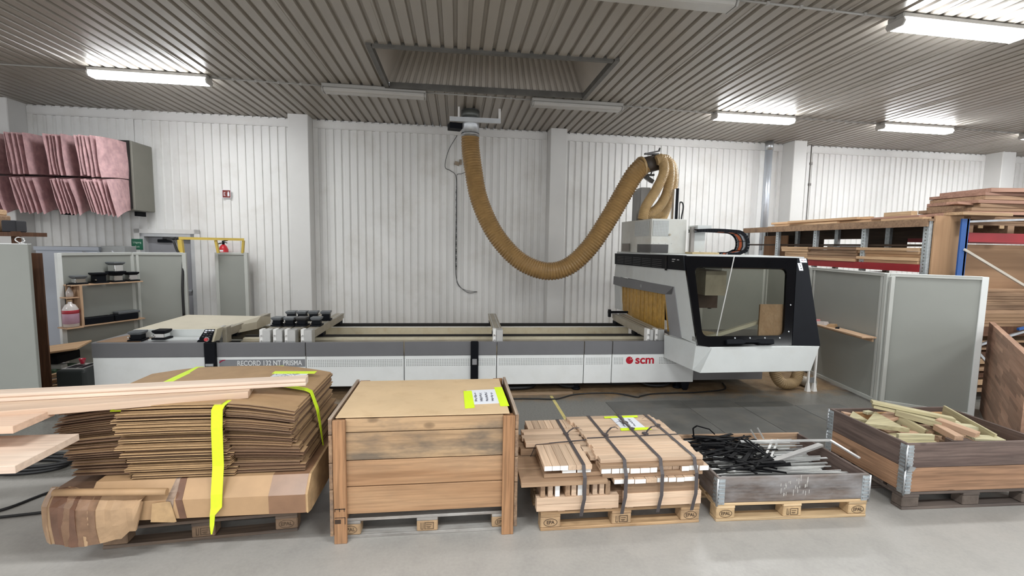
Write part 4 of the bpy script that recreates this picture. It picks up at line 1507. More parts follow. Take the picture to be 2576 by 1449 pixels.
MB().prism([(.065, 3.255, .001), (.135, 3.265, .001), (.125, 3.66, .001), (.06, 3.655, .001)], (0, 0, .0008)).build('tape_strip', NEON, nt_)
MB().prism([(.32, 3.285, .001), (.385, 3.285, .001), (.375, 3.74, .001), (.31, 3.735, .001)], (0, 0, .0008)).build('tape_strip', NEON, nt_)
scribble(nt_, .15, 3.40, .22, 4, .0015, turn=1, s=.020, seed=5)

# ---------------------------------------------------------------- 3: strapped slats
pallet((.605, 3.13, 0), -.0, 'used brown pallet under the strapped beech battens', PALMID, BLOCKM, ('EPA', 'plate', 'oval'), BURN)
SG = 'beech battens in the strapped pile'


def slat(label, x, y, z, L, w, h, rz=0.0, mat=None, white='', group=SG, rx=0.0):
    """length along local x; white = painted ends"""
    mb = MB()
    vs = nbox(mb.bm, -L/2, L/2, -w/2, w/2, 0, h)
    mb.bm.faces.ensure_lookup_table()
    if 'a' in white:
        mb.bm.faces[4].material_index = 1
    if 'b' in white:
        mb.bm.faces[5].material_index = 1
    o = mb.build('wooden_batten', [mat or SLATX, PWHITE], None, (x, y, z), (rx, 0, rz), bevel=.0015)
    return tag(o, label, 'batten', group)


PX, PY, PZ = .605, 3.13, .144
R3 = random.Random(11)
# battens on the pallet
for k, (x, l) in enumerate(((.15, .05), (.50, .05), (.66, .06), (1.14, .06))):
    slat('small batten end on the used pallet, %s from the left below the battens' % ORD[k], PX+x, PY+.42, PZ, .84, .05, .016, pi/2, SLATX)
z = PZ+.016
# bottom layers: long slats at the front and behind
for r in range(2):
    for k in range(9):
        y = PY-.01+k*.094
        if k == 0:
            slat('long pinkish batten at the front left of the bottom layer, %s' % ('lower' if r == 0 else 'upper'), PX+.265, y+.02, z, .60, .06, .048, 0, SLATX)
            slat('long pinkish batten at the front right of the bottom layer, %s' % ('lower' if r == 0 else 'upper'), PX+.90, y+.015, z+.003, .58, .06, .05, 0, SLATX)
        else:
            slat('bottom-layer batten in the strapped pile, %s from the front, %s course' % (ORD[k], 'lower' if r == 0 else 'upper'), PX+.59, y, z, 1.16, .085, .048, 0, SLATD)
    z += .050
# layer with slats on edge at the left, dull slab slats at the right
xs = [.02, .075, .125, .20, .245, .29, .34, .40, .45, .495]
for k, x in enumerate(xs):
    slat('short batten standing on edge at the lower left of the pile, %s from the left' % ORD[k], PX+x-.01, PY+.30, z, .62, .034, .095, pi/2, SLATX if k % 3 else SLATD, 'a' if k in (2, 5) else '', rx=0.0 if k != 1 else 0)
for k in range(8):
    slat('dull grey batten in the middle layer, %s from the front' % ORD[k], PX+.90, PY+.03+k*.10, z, .56 if k else .55, .09, .085, 0, SLATD)
z2 = z+.096
# white ended row, lower
x = PX+.52
k = 0
while x < PX+1.13:
    w = R3.choice((.06, .075, .085))
    wh = 'a' if k not in (3,) else ''
    slat('batten in the lower row of white ends, %s from the left' % ORD[k], x+w/2, PY+.36+R3.uniform(-.006, .006), z+.087, .80, w-.004, .032, pi/2, SLATX, wh)
    x += w
    k += 1
z3 = z+.087+.034
for k in range(4):
    slat('left overhanging batten of the lower layers, %s from the front' % ORD[k], PX+.16, PY+.05+k*.21, z2+.001, .62, .19, .032, 0, SLATD)
for k in range(8):
    slat('long batten between the two white-ended rows, %s from the front' % ORD[k], PX+.82, PY+.035+k*.098, z3, .76, .092, .033, 0, SLATD if k == 0 else SLATX)
z4 = z3+.035
x = PX+.43
k = 0
while x < PX+1.19:
    w = R3.choice((.055, .06, .075))
    gap = PX+.80 < x < PX+1.02
    slat('batten in the upper row of %s ends, %s from the left' % ('recessed bare' if gap else 'white', ORD[k]), x+w/2, PY+.37+(.03 if gap else R3.uniform(-.008, .008)), z4, .78, w-.004, .036, pi/2, SLATX, '' if gap else 'a')
    x += w
    k += 1
z5 = z4+.038
slat('grey-edged batten along the front below the top layer', PX+.81, PY+.02, z5, .78, .075, .026, 0, SLATD)
for k in range(6):
    slat('batten under the top layer, %s behind the grey-edged one' % ORD[k], PX+.83, PY+.14+k*.12, z5, .74, .112, .026, 0, SLATX)
z6 = z5+.028
# top layer
n_top = 13
for k in range(n_top):
    off = max(0, (k-8))*-.012
    slat('top-layer batten of the strapped pile, %s from the front' % ORD[k], PX+.815+off+R3.uniform(-.012, .012)-(.0 if k else -.01), PY+.045+k*.0655, z6, .78, .0615, .030-.004*R3.random(), 0, SLATX)
topS = z6+.030
# left part, one step lower: front slats run back, middle slats run sideways, rear slats run back
zl = z2+.036
slat('dull plank under the front left battens', PX+.24, PY+.18, zl, .44, .34, .03, 0, SLATD)
zl2 = zl+.031
for k in range(2):
    slat('white-ended batten under the front left top battens, %s from the left' % ORD[k], PX+.20+k*.11, PY+.18, zl2, .35, .10, .028, pi/2, SLATX, 'a')
zl3 = zl2+.029
for k in range(6):
    slat('front left top batten running backwards, %s from the left' % ORD[k], PX+.045+k*.058, PY+.17, zl3, .36, .056, .034, pi/2, SLATX, 'a' if k < 3 else '')
for k in range(5):
    slat('left middle top batten running sideways, %s from the front' % ORD[k], PX+.185+R3.uniform(-.015, .015)-k*.004, PY+.40+k*.058, zl3+.004, .47, .055, .032, 0, SLATX)
    slat('batten under the left middle ones, %s from the front' % ORD[k], PX+.14+R3.uniform(-.03, .03), PY+.40+k*.058, zl+.002, .5, .055, .05, 0, SLATD)
for k in range(8):
    slat('rear left top batten running backwards, %s from the left' % ORD[k], PX+.03+k*.056, PY+.77, zl3, .18, .053, .034, pi/2, SLATX)
slat('plank carrying the rear left battens', PX+.23, PY+.76, zl, .46, .2, .055, 0, SLATD)
slat('short batten with rough end beside the black strap, upper', PX+.43, PY+.36, zl3+.005, .2, .045, .03, .02, SLATX)
slat('short stepped batten left of the top layer, front one', PX+.47, PY+.16, zl3+.004, .17, .09, .03, 0, SLATX)
slat('short stepped batten left of the top layer, rear one', PX+.45, PY+.255, zl3+.004, .19, .08, .03, 0, SLATX)
# straps
SK_ = 'grey straps on the batten pile'
yF = PY-.055
for (x, zt_, lab) in ((PX+.30, zl3+.037, 'left grey strap over the lower battens'), (PX+.60, topS+.002, 'grey strap over the top battens, left of the note'), (PX+.87, topS+.002, 'grey strap over the top battens, through the note'), (PX+1.13, topS+.002, 'grey strap over the top battens at the right')):
    xb = x-.005 if x < PX+.4 else x-.02
    ribbon('pile_strap', lab, [(xb, PY+.88, .16), (xb, PY+.88, zt_-.02), (xb, PY+.86, zt_+.001), (x, PY+.02, zt_+.001), (x, PY-.01, zt_-.003), (x, yF+.03, zt_-.05), (x, yF, z4), (x-.002, yF-.005, z), (x-.012, yF, .20), (x-.014, yF+.02, .12)], .026, (1, 0, 0), STRAPM, .0015, group=SK_)
ribbon('pile_strap', 'long grey strap running across the whole batten pile', [(PX-.02, PY+.36, zl3-.06), (PX+.02, PY+.37, zl3+.03), (PX+.42, PY+.38, topS-.01), (PX+.44, PY+.38, topS+.004), (PX+1.20, PY+.40, topS+.004), (PX+1.225, PY+.40, topS-.03), (PX+1.22, PY+.40, .3)], .016, (0, 1, 0), STRAPM, .0015, group=SK_)
for k, (x, y, zz_, a) in enumerate(((PX+.295, PY+.52, zl3+.037, .2), (PX+.595, PY+.42, topS+.003, .5), (PX+.86, PY+.52, topS+.003, 2.4), (PX+1.11, PY+.58, topS+.003, 2.2), (PX+.93, PY+.415, topS+.005, .4), (PX+.85, PY+.66, topS+.003, 1.9))):
    d_ = Vector((cos(a), sin(a), 0))
    p = Vector((x, y, zz_))
    ribbon('strap_tail', 'curled grey strap end on the batten pile, %s' % ('beside the left strap', 'left of the note', 'in front of the note, pointing left', 'right of the note', 'at the crossing strap', 'lying over the note')[k], [p, p+d_*.03+Vector((0, 0, .03)), p+d_*.07+Vector((0, 0, .05)), p+d_*.12+Vector((0, 0, .045)), p+d_*.15+Vector((0, 0, .02))], .016, (-d_.y, d_.x, 0), STRAPM, .0015, group='curled strap ends on the batten pile')
    MB().cbox(p+Vector((0, 0, .006)), (.03, .045, .012), a).build('strap_seal', STRAPM, bpy.data.objects[[o.name for o in COL.objects if o.name.startswith('strap_tail')][-1]])
nt2 = empty('paper_note', 'white handwritten sheet taped with neon strips on the batten pile', 'paper', (0, 0, topS+.001))
MB().prism([(1.385, 3.67, 0), (1.60, 3.67, 0), (1.58, 3.94, 0), (1.37, 3.94, 0)], (0, 0, .0008)).build('sheet', PAPER, nt2)
MB().prism([(1.365, 3.635, .001), (1.635, 3.64, .001), (1.62, 3.69, .001), (1.375, 3.69, .001)], (0, 0, .0008)).build('tape_strip', NEON, nt2)
MB().prism([(1.315, 3.92, .001), (1.625, 3.92, .001), (1.635, 3.97, .001), (1.32, 3.96, .001)], (0, 0, .0008)).build('tape_strip', NEON, nt2)
scribble(nt2, 1.43, 3.72, .19, 3, .0015, turn=1, s=.022, seed=8)

# ---------------------------------------------------------------- 4 and 5: pallet collars
def hinge(par, x, y, z, sx_, sy_):
    """folded corner hinge of a collar with its knuckles; sx, sy point along the two boards"""
    m_ = MB()
    m_.box(min(x, x+sx_*.055), max(x, x+sx_*.055), y-sy_*.003, y, z-.012, z+.185)
    m_.box(x-sx_*.003, x, min(y, y+sy_*.055), max(y, y+sy_*.055), z-.012, z+.185)
    h_ = m_.build('corner_hinge', GALV, par)
    kk = MB()
    for q in range(6):
        zz_ = z+.005+q*.03
        kk.box(min(x+sx_*.004, x+sx_*.05), max(x+sx_*.004, x+sx_*.05), y-sy_*.013, y-sy_*.002, zz_, zz_+.012)
        kk.box(x-sx_*.013, x-sx_*.002, min(y+sy_*.004, y+sy_*.05), max(y+sy_*.004, y+sy_*.05), zz_, zz_+.012)
    kk.cyl((x-sx_*.004, y-sy_*.004, z-.02), (x-sx_*.004, y-sy_*.004, z+.19), .008, 10)
    kk.build('hinge_knuckles', STEEL, h_)


def collar(label, loc, rz, z, mf, ms, mb_, mi, group='pallet collars'):
    t = empty('pallet_collar', label, 'pallet collar', (loc[0], loc[1], z), rz, group)
    B('front_board', mf, t, 0, 1.2, 0, .022, .001, .197, bevel=.003)
    B('back_board', mb_, t, 0, 1.2, .778, .80, .001, .197, bevel=.003)
    for x, m_ in ((0, ms), (1.178, mi)):
        o = MB().box(0, .752, -.011, .011, .001, .197).build('side_board', m_, t, (x+.011, .024, 0), (0, 0, pi/2), bevel=.003)
    for x, y, a, b_ in ((0, 0, 1, 1), (1.2, 0, -1, 1), (0, .8, 1, -1), (1.2, .8, -1, -1)):
        hinge(t, x, y, 0, a, b_)
    return t


P4 = (1.935, 3.125, 0)
R4 = -.035
pallet(P4, R4, 'fresh yellow pallet under the low collar of metal rods', PALNEW, BLOCKN, ('oval', 'plate', 'oval'), BURN)
collar('low grey scuffed pallet collar holding silver rods', P4, R4, .146, COLLARG, COLLARG, COLLARP, COLLARD)
sc = bpy.data.objects['pallet_collar']
mk = MB()
R5 = random.Random(4)
for k in range(26):
    x = R5.uniform(.48, .72)
    zz_ = R5.uniform(.03, .17)
    mk.box(x, x+.0035, -.0012, -.0004, zz_, zz_+R5.uniform(.012, .05), 0, Matrix.Shear('XZ', 4, (0, 0)) if False else None)
mk.build('scratches', paint('scratch_pale', (.55, .53, .5), .7), sc, kind='stuff')


def W4(x, y, z):
    return (P4[0]+x*cos(R4)-y*sin(R4), P4[1]+x*sin(R4)+y*cos(R4), z)


R6 = random.Random(21)
rodsy = sorted(R6.uniform(.05, .75) for _ in range(58))
for k, y in enumerate(rodsy):
    L = R6.uniform(.75, 1.06)
    xc = min(max(.60+R6.uniform(-.10, .10), L/2+.04), 1.16-L/2)
    a = R6.uniform(-.05, .05)
    z0 = .235+.07*(k % 3)/2+R6.uniform(0, .012)-.03*abs(y-.4)
    p, q = W4(xc-L/2, min(max(y-a*L/2, .04), .76), z0+R6.uniform(-.01, .01)), W4(xc+L/2, min(max(y+a*L/2, .04), .76), z0+R6.uniform(-.01, .01))
    o = MB().bar(p, q, R6.choice((.008, .011, .018)), R6.choice((.006, .008))).build('metal_rod', ROD)
    tag(o, 'thin silver metal rod in the low collar, %s from its front board' % ORD[k], 'rod', 'silver rods in the collar')
# floor of lower rods so that nothing shows through
for k in range(10):
    o = MB().bar(W4(.05, .06+k*.075, .18), W4(1.14, .06+k*.075+.03, .185), .05, .03).build('metal_profile', paint('dull_profile', (.22, .22, .22), .4, .6))
    tag(o, 'dull metal profile under the silver rods, %s from the front board' % ORD[k], 'profile', 'metal profiles under the rods')


def flat(name, label, pts, w, h, mat, cat, group=None):
    mb = MB()
    for a, b_ in zip(pts, pts[1:]):
        mb.bar(a, b_, w, h)
    return tag(mb.build(name, mat), label, cat, group)


flat('bent_bar', 'long silver bar bent down over the right side of the low collar', [(2.45, 3.66, .372), (3.21, 3.56, .402), (3.25, 3.30, .362)], .024, .012, ROD, 'bar')
flat('metal_channel', 'wide grey metal channel lying slanted on the silver rods', [(2.52, 3.33, .352), (3.10, 3.53, .378)], .045, .018, paint('channel_grey', (.36, .35, .34), .4, .4, var=.15), 'bar')
flat('silver_strip', 'silver strip slanted beside the wide grey channel, upper', [(2.50, 3.40, .355), (2.78, 3.70, .362)], .018, .008, ROD, 'rod', 'slanted silver strips')
flat('silver_strip', 'silver strip slanted beside the wide grey channel, lower', [(2.55, 3.40, .350), (2.84, 3.71, .357)], .016, .008, ROD, 'rod', 'slanted silver strips')
flat('silver_pin', 'short silver pin leaning up at the back of the low collar, left', [(2.70, 3.80, .32), (2.66, 3.84, .40)], .010, .010, ROD, 'rod', 'leaning silver pins')
flat('silver_pin', 'short silver pin leaning up at the back of the low collar, right', [(2.76, 3.79, .33), (2.72, 3.83, .42)], .010, .010, ROD, 'rod', 'leaning silver pins')
BLK = paint('black_strip', (.004, .004, .005), .6, spec=.12)
for k in range(84):
    a = R6.gauss(0, .45)
    if k % 7 == 0:
        a = R6.uniform(-1.2, 1.2)
    L = R6.uniform(.16, .42)
    xc = R6.uniform(.16, .56)
    yc = R6.uniform(.12, .70)
    zc = .318+R6.uniform(0, .048)
    dx_, dy_ = cos(a)*L/2, sin(a)*L/2
    f = lambda v, lo_, hi_: min(max(v, lo_), hi_)
    p = W4(f(xc-dx_, .04, 1.1), f(yc-dy_, .05, .75), zc+R6.uniform(-.012, .015))
    q = W4(f(xc+dx_, .04, 1.1), f(yc+dy_, .05, .75), zc+R6.uniform(-.012, .015))
    o = MB().bar(p, q, R6.choice((.012, .02, .03)), .006).build('black_strip', BLK)
    tag(o, 'black metal strip in the tangled heap on the silver rods', 'strip', 'tangled black strips in the low collar')
flat('black_wire', 'thin black wire bent up at the back left of the low collar', [(2.10, 3.80, .35), (2.08, 3.79, .45), (2.12, 3.80, .468), (2.25, 3.82, .425), (2.31, 3.83, .372)], .009, .009, BLK, 'wire')
flat('black_lath', 'long flat black lath at the back of the heap in the low collar', [(2.08, 3.80, .375), (2.40, 3.71, .365)], .035, .008, BLK, 'strip')
flat('black_strip_pair', 'black strip standing crossed at the right end of the heap, upper', [(2.42, 3.60, .43), (2.54, 3.33, .34)], .016, .008, BLK, 'strip')
flat('black_strip_pair', 'black strip standing crossed at the right end of the heap, lower', [(2.46, 3.58, .425), (2.56, 3.34, .335)], .016, .008, BLK, 'strip')

P5 = (3.50, 3.14, 0)
R5z = -.028
pallet(P5, R5z, 'dark grey pallet under the tall collar of wood offcuts', PALGREY, BLOCKG)
collar('lower orange-brown pallet collar below the grey one', P5, R5z, .146, COLLARO, COLLARO, COLLARD, COLLARD)
collar('upper dark weathered pallet collar filled with wood offcuts', P5, R5z, .345, COLLARD, COLLARD, COLLARD, COLLARD)
MB().hexa([(0, -.02, .18), (.05, -.02, .18), (.06, -.03, .215), (.01, -.03, .23)], [(0, -.012, .18), (.05, -.012, .18), (.06, -.02, .215), (.01, -.02, .23)]).build('hinge_tab', STEEL, bpy.data.objects['pallet_collar.001'])


def offcut(label, p, q, w, h, mat, up=(0, 0, 1), group='wood offcuts in the tall collar', name='wood_offcut'):
    p, q = Vector(p), Vector(q)
    d_ = q-p
    L = d_.length
    mb = MB().box(-L/2, L/2, -w/2, w/2, -h/2, h/2)
    o = mb.build(name, mat, None, bevel=.002)
    x_ = d_.normalized()
    u = Vector(up)
    y_ = u.cross(x_).normalized()
    z_ = x_.cross(y_)
    M_ = Matrix((x_, y_, z_)).transposed().to_4x4()
    M_.translation = (p+q)/2
    o.matrix_world = M_
    return tag(o, label, 'offcut', group)


offcut('long yellow-green plank lying highest across the offcuts', (3.775, 3.76, .66), (4.28, 3.46, .595), .075, .028, OFFG)
offcut('green plank directly under the highest one', (3.78, 3.75, .626), (4.20, 3.50, .570), .07, .026, OFFG)
offcut('thick green-brown plank in front of the highest plank', (3.92, 3.66, .60), (4.14, 3.44, .56), .085, .05, OFFG)
offcut('pale pink squared offcut continuing the thick green plank', (4.13, 3.47, .585), (4.22, 3.22, .555), .08, .045, OFFP)
offcut('pink offcut with square end below the pale pink one', (4.09, 3.43, .545), (4.05, 3.22, .53), .07, .05, OFFP)
offcut('orange pine board lying along the back of the tall collar', (3.72, 3.86, .485), (4.62, 3.82, .475), .025, .085, wood('orange_pine', (.60, .36, .17), (.46, .25, .11), 0, .9, vary=.05))
mb = MB().prism([(3.55, 3.58, .50), (3.86, 3.46, .49), (3.82, 3.50, .50), (3.79, 3.73, .545)], (0, 0, .035))
tag(mb.build('wood_offcut', OFFG), 'big triangular green offcut near the left board', 'offcut', 'wood offcuts in the tall collar')
mb = MB().prism([(3.60, 3.80, .475), (3.72, 3.70, .47), (3.69, 3.86, .51)], (0, 0, .03))
tag(mb.build('wood_offcut', OFFG), 'small triangular green offcut behind the big triangular one', 'offcut', 'wood offcuts in the tall collar')
offcut('pinkish plank end pointing up between the green offcuts', (3.80, 3.66, .535), (4.08, 3.71, .575), .11, .03, OFFP)
offcut('dark offcut standing slanted in the middle of the tall collar', (3.93, 3.66, .54), (4.0, 3.46, .47), .03, .10, OFFG)
offcut('pale offcut leaning on the dark slanted one', (3.98, 3.65, .53), (4.05, 3.48, .46), .03, .08, OFFG)
offcut('pale green offcut with notched top near the front board', (3.64, 3.36, .50), (3.93, 3.32, .50), .03, .06, wood('pale_green', (.66, .62, .42), (.55, .49, .31), 0, 1, vary=.1))
offcut('dark offcut below the notched pale green one', (3.66, 3.31, .455), (3.93, 3.28, .46), .05, .04, OFFG)
offcut('long thin board leaning along the right side of the tall collar', (4.48, 3.72, .57), (4.36, 3.20, .515), .018, .11, OFFG)
offcut('short pale green offcut beside the pale pink one, upper', (4.22, 3.56, .56), (4.37, 3.49, .55), .06, .022, MATS['pale_green'])
offcut('short pale green offcut beside the pale pink one, lower', (4.26, 3.44, .55), (4.42, 3.37, .55), .08, .028, MATS['pale_green'])
offcut('pale green board end at the front right of the tall collar', (4.18, 3.24, .53), (4.40, 3.19, .53), .09, .022, MATS['pale_green'])
offcut('grey-brown offcut low at the front right', (4.0, 3.26, .49), (4.16, 3.22, .495), .07, .05, COLLARD)
offcut('tiny pale block near the back left of the tall collar', (3.78, 3.82, .535), (3.85, 3.83, .535), .05, .025, MATS['pale_green'])
offcut('pale end of a plank near the back left corner', (3.60, 3.88, .50), (3.68, 3.86, .49), .05, .05, OFFP)
for k in range(22):
    xc, yc = R6.uniform(3.66, 4.50), R6.uniform(3.30, 3.76)
    a = R6.uniform(-1.2, 1.2)
    zc = .42+.05*(1-abs(xc-4.05)/.45)*R6.random()+.02*(k % 2)
    L = R6.uniform(.12, .26)
    offcut('loose wood offcut deep in the tall collar', (xc-cos(a)*L/2, max(3.22, yc-sin(a)*L/2), zc+R6.uniform(-.02, .02)), (xc+cos(a)*L/2, min(3.86, yc+sin(a)*L/2), zc+R6.uniform(-.02, .02)), R6.uniform(.06, .1), R6.uniform(.03, .05), R6.choice((OFFG, OFFP, SLATD)), group='loose offcuts deep in the tall collar')
offcut('rough board filling the bottom of the tall collar', (3.57, 3.54, .37), (4.66, 3.52, .37), .70, .03, SLATD)
# ================================================================ LEFT BACKGROUND
# ---- wall mounted filter box with fans of pink pocket filters
fu = empty('pocket_filter_unit', 'grey wall-mounted filter box with two rows of pink cloth pockets', 'filter unit', (0, 0, 0))
B('filter_box', FILTERBOX, fu, -8.3, -5.53, 8.92, 9.47, 2.52, 3.70, bevel=.01)
B('filter_box_rim', DARK, fu, -8.28, -5.56, 8.90, 8.93, 2.55, 3.70)
for x in (-7.7, -6.95, -5.75):
    B('wall_bracket', BLACKM, fu, x, x+.04, 9.25, 9.50, 2.44, 2.53)
RP = random.Random(5)


def pocket(xb, xf, z0, z1, yf=8.2, sag=.05, flare=0.0, tip=0.0):
    mb = MB()
    NX, NZ = 5, 4
    lo, hi = [], []
    wob = RP.uniform(-.012, .012)
    for i in range(NX+1):
        u = i/NX
        a, b_ = [], []
        for k in range(NZ+1):
            v = k/NZ
            x = xb+(xf-xb)*u+wob*sin(v*5+u*3)+flare*u*(1-v)
            y = 8.9-(8.9-yf)*u
            z = z0+(z1-z0)*v-sag*u*u-tip*u*(1-v)
            th = .010*(1-.6*u)
            a.append(mb.bm.verts.new((x-th, y, z)))
            b_.append(mb.bm.verts.new((x+th, y, z)))
        lo.append(a)
        hi.append(b_)
    for i in range(NX):
        for k in range(NZ):
            mb.bm.faces.new((lo[i][k], lo[i][k+1], lo[i+1][k+1], lo[i+1][k]))
            mb.bm.faces.new((hi[i][k], hi[i+1][k], hi[i+1][k+1], hi[i][k+1]))
        mb.bm.faces.new((lo[i][0], lo[i+1][0], hi[i+1][0], hi[i][0]))
        mb.bm.faces.new((lo[i][NZ], hi[i][NZ], hi[i+1][NZ], lo[i+1][NZ]))
    for i in (0, NX):
        for k in range(NZ):
            mb.bm.faces.new((lo[i][k], hi[i][k], hi[i][k+1], lo[i][k+1]))
    return mb.build('filter_pocket', PINK, fu, smooth=False)


for g, (xf0, xf1, xb) in enumerate(((-5.62, -5.90, -5.60), (-6.10, -6.34, -6.15), (-6.62, -6.90, -6.67), (-7.15, -7.42, -7.2))):
    n_ = 6 if g == 0 else 5
    for k in range(n_):
        t_ = k/(n_-1)
        pocket(xb-t_*.16, xf0+(xf1-xf0)*t_**.8, 3.06-.02*RP.random(), 3.665, 8.2+.03*RP.random(), .03+.015*RP.random(), .06, .02*(1-t_))
for g, (xf0, xf1, xb) in enumerate(((-5.48, -5.86, -5.60), (-6.02, -6.30, -6.15), (-6.55, -6.86, -6.67), (-7.08, -7.36, -7.2))):
    n_ = 8 if g == 0 else 6
    for k in range(n_):
        t_ = k/(n_-1)
        pocket(xb-t_*.2, xf0+(xf1-xf0)*t_**.8, 2.52, 3.03, 8.2+.03*RP.random(), .07+.02*RP.random(), .13, .03+.02*(1-t_) if g else .08*(1-t_))

# ---- signs, extinguisher
sg = empty('exit_sign', 'small green exit sign on the white wall beside the door', 'sign', (-6.03, 9.575, 1.83), .03)
B('sign_plate', GREEN, sg, 0, .185, 0, .008, 0, .20)
meshtext('lettering', 'Utgang', .05, paint('sign_letter', (.55, .72, .60), .5), sg, (.092, -.0008, .135), FRONT, .0004, 'CENTER')
meshtext('lettering', 'Exit', .05, MATS['sign_letter'], sg, (.092, -.0008, .055), FRONT, .0004, 'CENTER')
sg = empty('fire_sign', 'small dark red fire extinguisher sign high on the white wall', 'sign', (-4.42, 9.60, 2.83), .03)
B('sign_plate', PAPER, sg, 0, .155, 0, .006, 0, .155)
B('sign_field', SIGNRED, sg, .008, .147, -.001, .0, .008, .147)
ic = MB().box(.095, .128, -.0018, -.001, .035, .10).box(.10, .123, -.0018, -.001, .10, .115).box(.105, .118, -.0018, -.001, .115, .125)
ic.box(.03, .06, -.0018, -.001, .10, .108).box(.03, .038, -.0018, -.001, .04, .10).box(.03, .055, -.0018, -.001, .07, .077).box(.03, .06, -.0018, -.001, .04, .047)
ic.build('sign_symbol', PAPER, sg)
fx_ = empty('fire_extinguisher', 'red fire extinguisher hanging on the wall under the yellow rail', 'fire extinguisher', (-4.36, 9.44, 1.50))
MB().lathe([(.07, 0), (.08, .02), (.08, .36), (.055, .42), (.025, .45)], n=18).build('cylinder', RED, fx_)
MB().cyl((0, 0, .45), (0, 0, .50), .022, 10).bar((-.02, 0, .51), (.08, 0, .53), .02, .02).bar((-.02, 0, .50), (.07, 0, .48), .015).build('valve_handle', BLACKM, fx_)
MB().tube(catmull([(-.02, -.02, .48), (-.09, -.03, .44), (-.09, -.03, .25), (-.085, -.02, .1)], 5), .01, 8).build('hose', RUBBER, fx_)
B('extinguisher_label', PAPER, fx_, -.03, .03, -.082, -.078, .32, .35)

# ---- grey partition screens
def screen(label, pts, h, group, name='partition_screen', endpost=True, panes=None, lean=0):
    """panels between posts, posts as parts"""
    t = empty(name, label, 'partition', (pts[0][0], pts[0][1], 0), 0, group)
    o0 = Vector((pts[0][0], pts[0][1], 0))
    for a, b_ in zip(pts, pts[1:]):
        A, Bv = Vector((*a, 0))-o0, Vector((*b_, 0))-o0
        d_ = (Bv-A).normalized()
        L = (Bv-A).length
        rz = math.atan2(d_.y, d_.x)
        p = MB().box(.02, L-.02, -.012, .012, .05, h-.02).build('panel', GREYPANEL, t, tuple(A), (0, 0, rz))
        MB().box(.02, L-.02, -.03, .03, h-.035, h).build('rail', GREYFRAME, t, tuple(A), (0, 0, rz), bevel=.003)
        MB().box(.02, L-.02, -.028, .028, .02, .07).build('rail', GREYFRAME, t, tuple(A), (0, 0, rz), bevel=.003)
        MB().box(.02, L-.02, -.034, .034, h, h+.008).build('top_strip', WHITEFRAME, t, tuple(A), (0, 0, rz))
    for i, a in enumerate(pts):
        A = Vector((*a, 0))-o0
        b_ = pts[min(i+1, len(pts)-1)] if i < len(pts)-1 else pts[i-1]
        d_ = (Vector((*b_, 0))-Vector((*a, 0))).normalized()
        rz = math.atan2(d_.y, d_.x)
        m_ = GREYFRAME
        if i in (endpost if isinstance(endpost, tuple) else ()):
            m_ = WHITEFRAME
        MB().box(-.03, .03, -.035, .035, 0, h+.004).build('post', m_, t, tuple(A), (0, 0, rz), bevel=.004)
        if 0 < i < len(pts)-1:
            for s in (-1, 1):
                MB().box(s*.075-.02, s*.075+.02, -.025, .025, .02, h-.03).build('post_frame', GREYFRAME, t, tuple(A), (0, 0, rz), bevel=.004)
    return t


screen('grey partition with white end post and a wooden shelf, left behind the machine', [(-5.88, 7.72), (-5.42, 8.60), (-4.70, 8.78)], 1.80, 'grey partition screens', endpost=(0,))
screen('narrow grey partition under the yellow rail beside the door', [(-4.42, 9.32), (-3.92, 9.34)], 1.80, 'grey partition screens')
screen('large grey partition with a white end post and shelf, right of the machine', [(6.28, 4.90), (5.57, 5.47), (5.80, 7.05), (5.97, 8.4), (4.75, 8.62)], 1.74, 'grey partition screens', endpost=(0,))

# ---- yellow rail
yr = empty('yellow_rail', 'yellow steel rail standing above the partitions beside the door', 'rail', (0, 0, 0))
MB().bar((-4.80, 8.82, 2.055), (-3.93, 9.30, 2.05), .05, .045).build('rail_bar', YELLOW, yr)
MB().bar((-4.78, 8.83, 2.03), (-4.76, 8.84, 1.62), .07, .06).build('rail_post', YELLOW, yr)
for (x, y, s) in ((-4.33, 9.10, 1), (-3.94, 9.30, -1)):
    MB().bar((x, y, 2.03), (x+.03*s, y+.02, 1.80), .035, .05).build('rail_leg', YELLOW, yr)
MB().tube(catmull([(-4.98, 8.82, 2.04), (-4.88, 8.80, 2.00), (-4.82, 8.79, 1.85), (-4.73, 8.78, 1.65), (-4.71, 8.70, 1.2), (-4.70, 8.68, .7)], 8), .02, 8).cyl((-5.05, 8.82, 2.05), (-4.85, 8.82, 2.05), .022, 10).build('rail_cable', RUBBER, yr)

# ---- shelf on the left partition, its own frame along the panel
PA, PB = Vector((-5.88, 7.72, 0)), Vector((-5.42, 8.60, 0))
pd = (PB-PA).normalized()
SRZ = math.atan2(pd.y, pd.x)
sh2 = empty('wall_shelf', 'pine two-board shelf fixed to the left grey partition', 'shelf', (PA.x, PA.y, 0), SRZ)
# local: x along the panel (away), y negative = towards the viewer
B('shelf_board', SHELFW, sh2, .02, 1.0, -.235, -.04, 1.315, 1.335, bevel=.002)
B('shelf_board', SHELFW, sh2, .12, 1.0, -.235, -.04, .69, .71, bevel=.002)
B('shelf_upright', wood('shelf_upright', (.64, .44, .29), (.50, .31, .19), 2, 1, vary=.05), sh2, .12, .155, -.235, -.04, .71, 1.315, bevel=.002)
B('shelf_upright', MATS['shelf_upright'], sh2, .04, .115, -.06, -.036, .66, 1.315, bevel=.002)
B('bottle_bracket', SHELFW, sh2, -.04, .12, -.22, -.05, 1.135, 1.15)


def SHL(x, y, z):
    v = Euler((0, 0, SRZ)).to_matrix() @ Vector((x, y, 0))
    return (PA.x+v.x, PA.y+v.y, z)


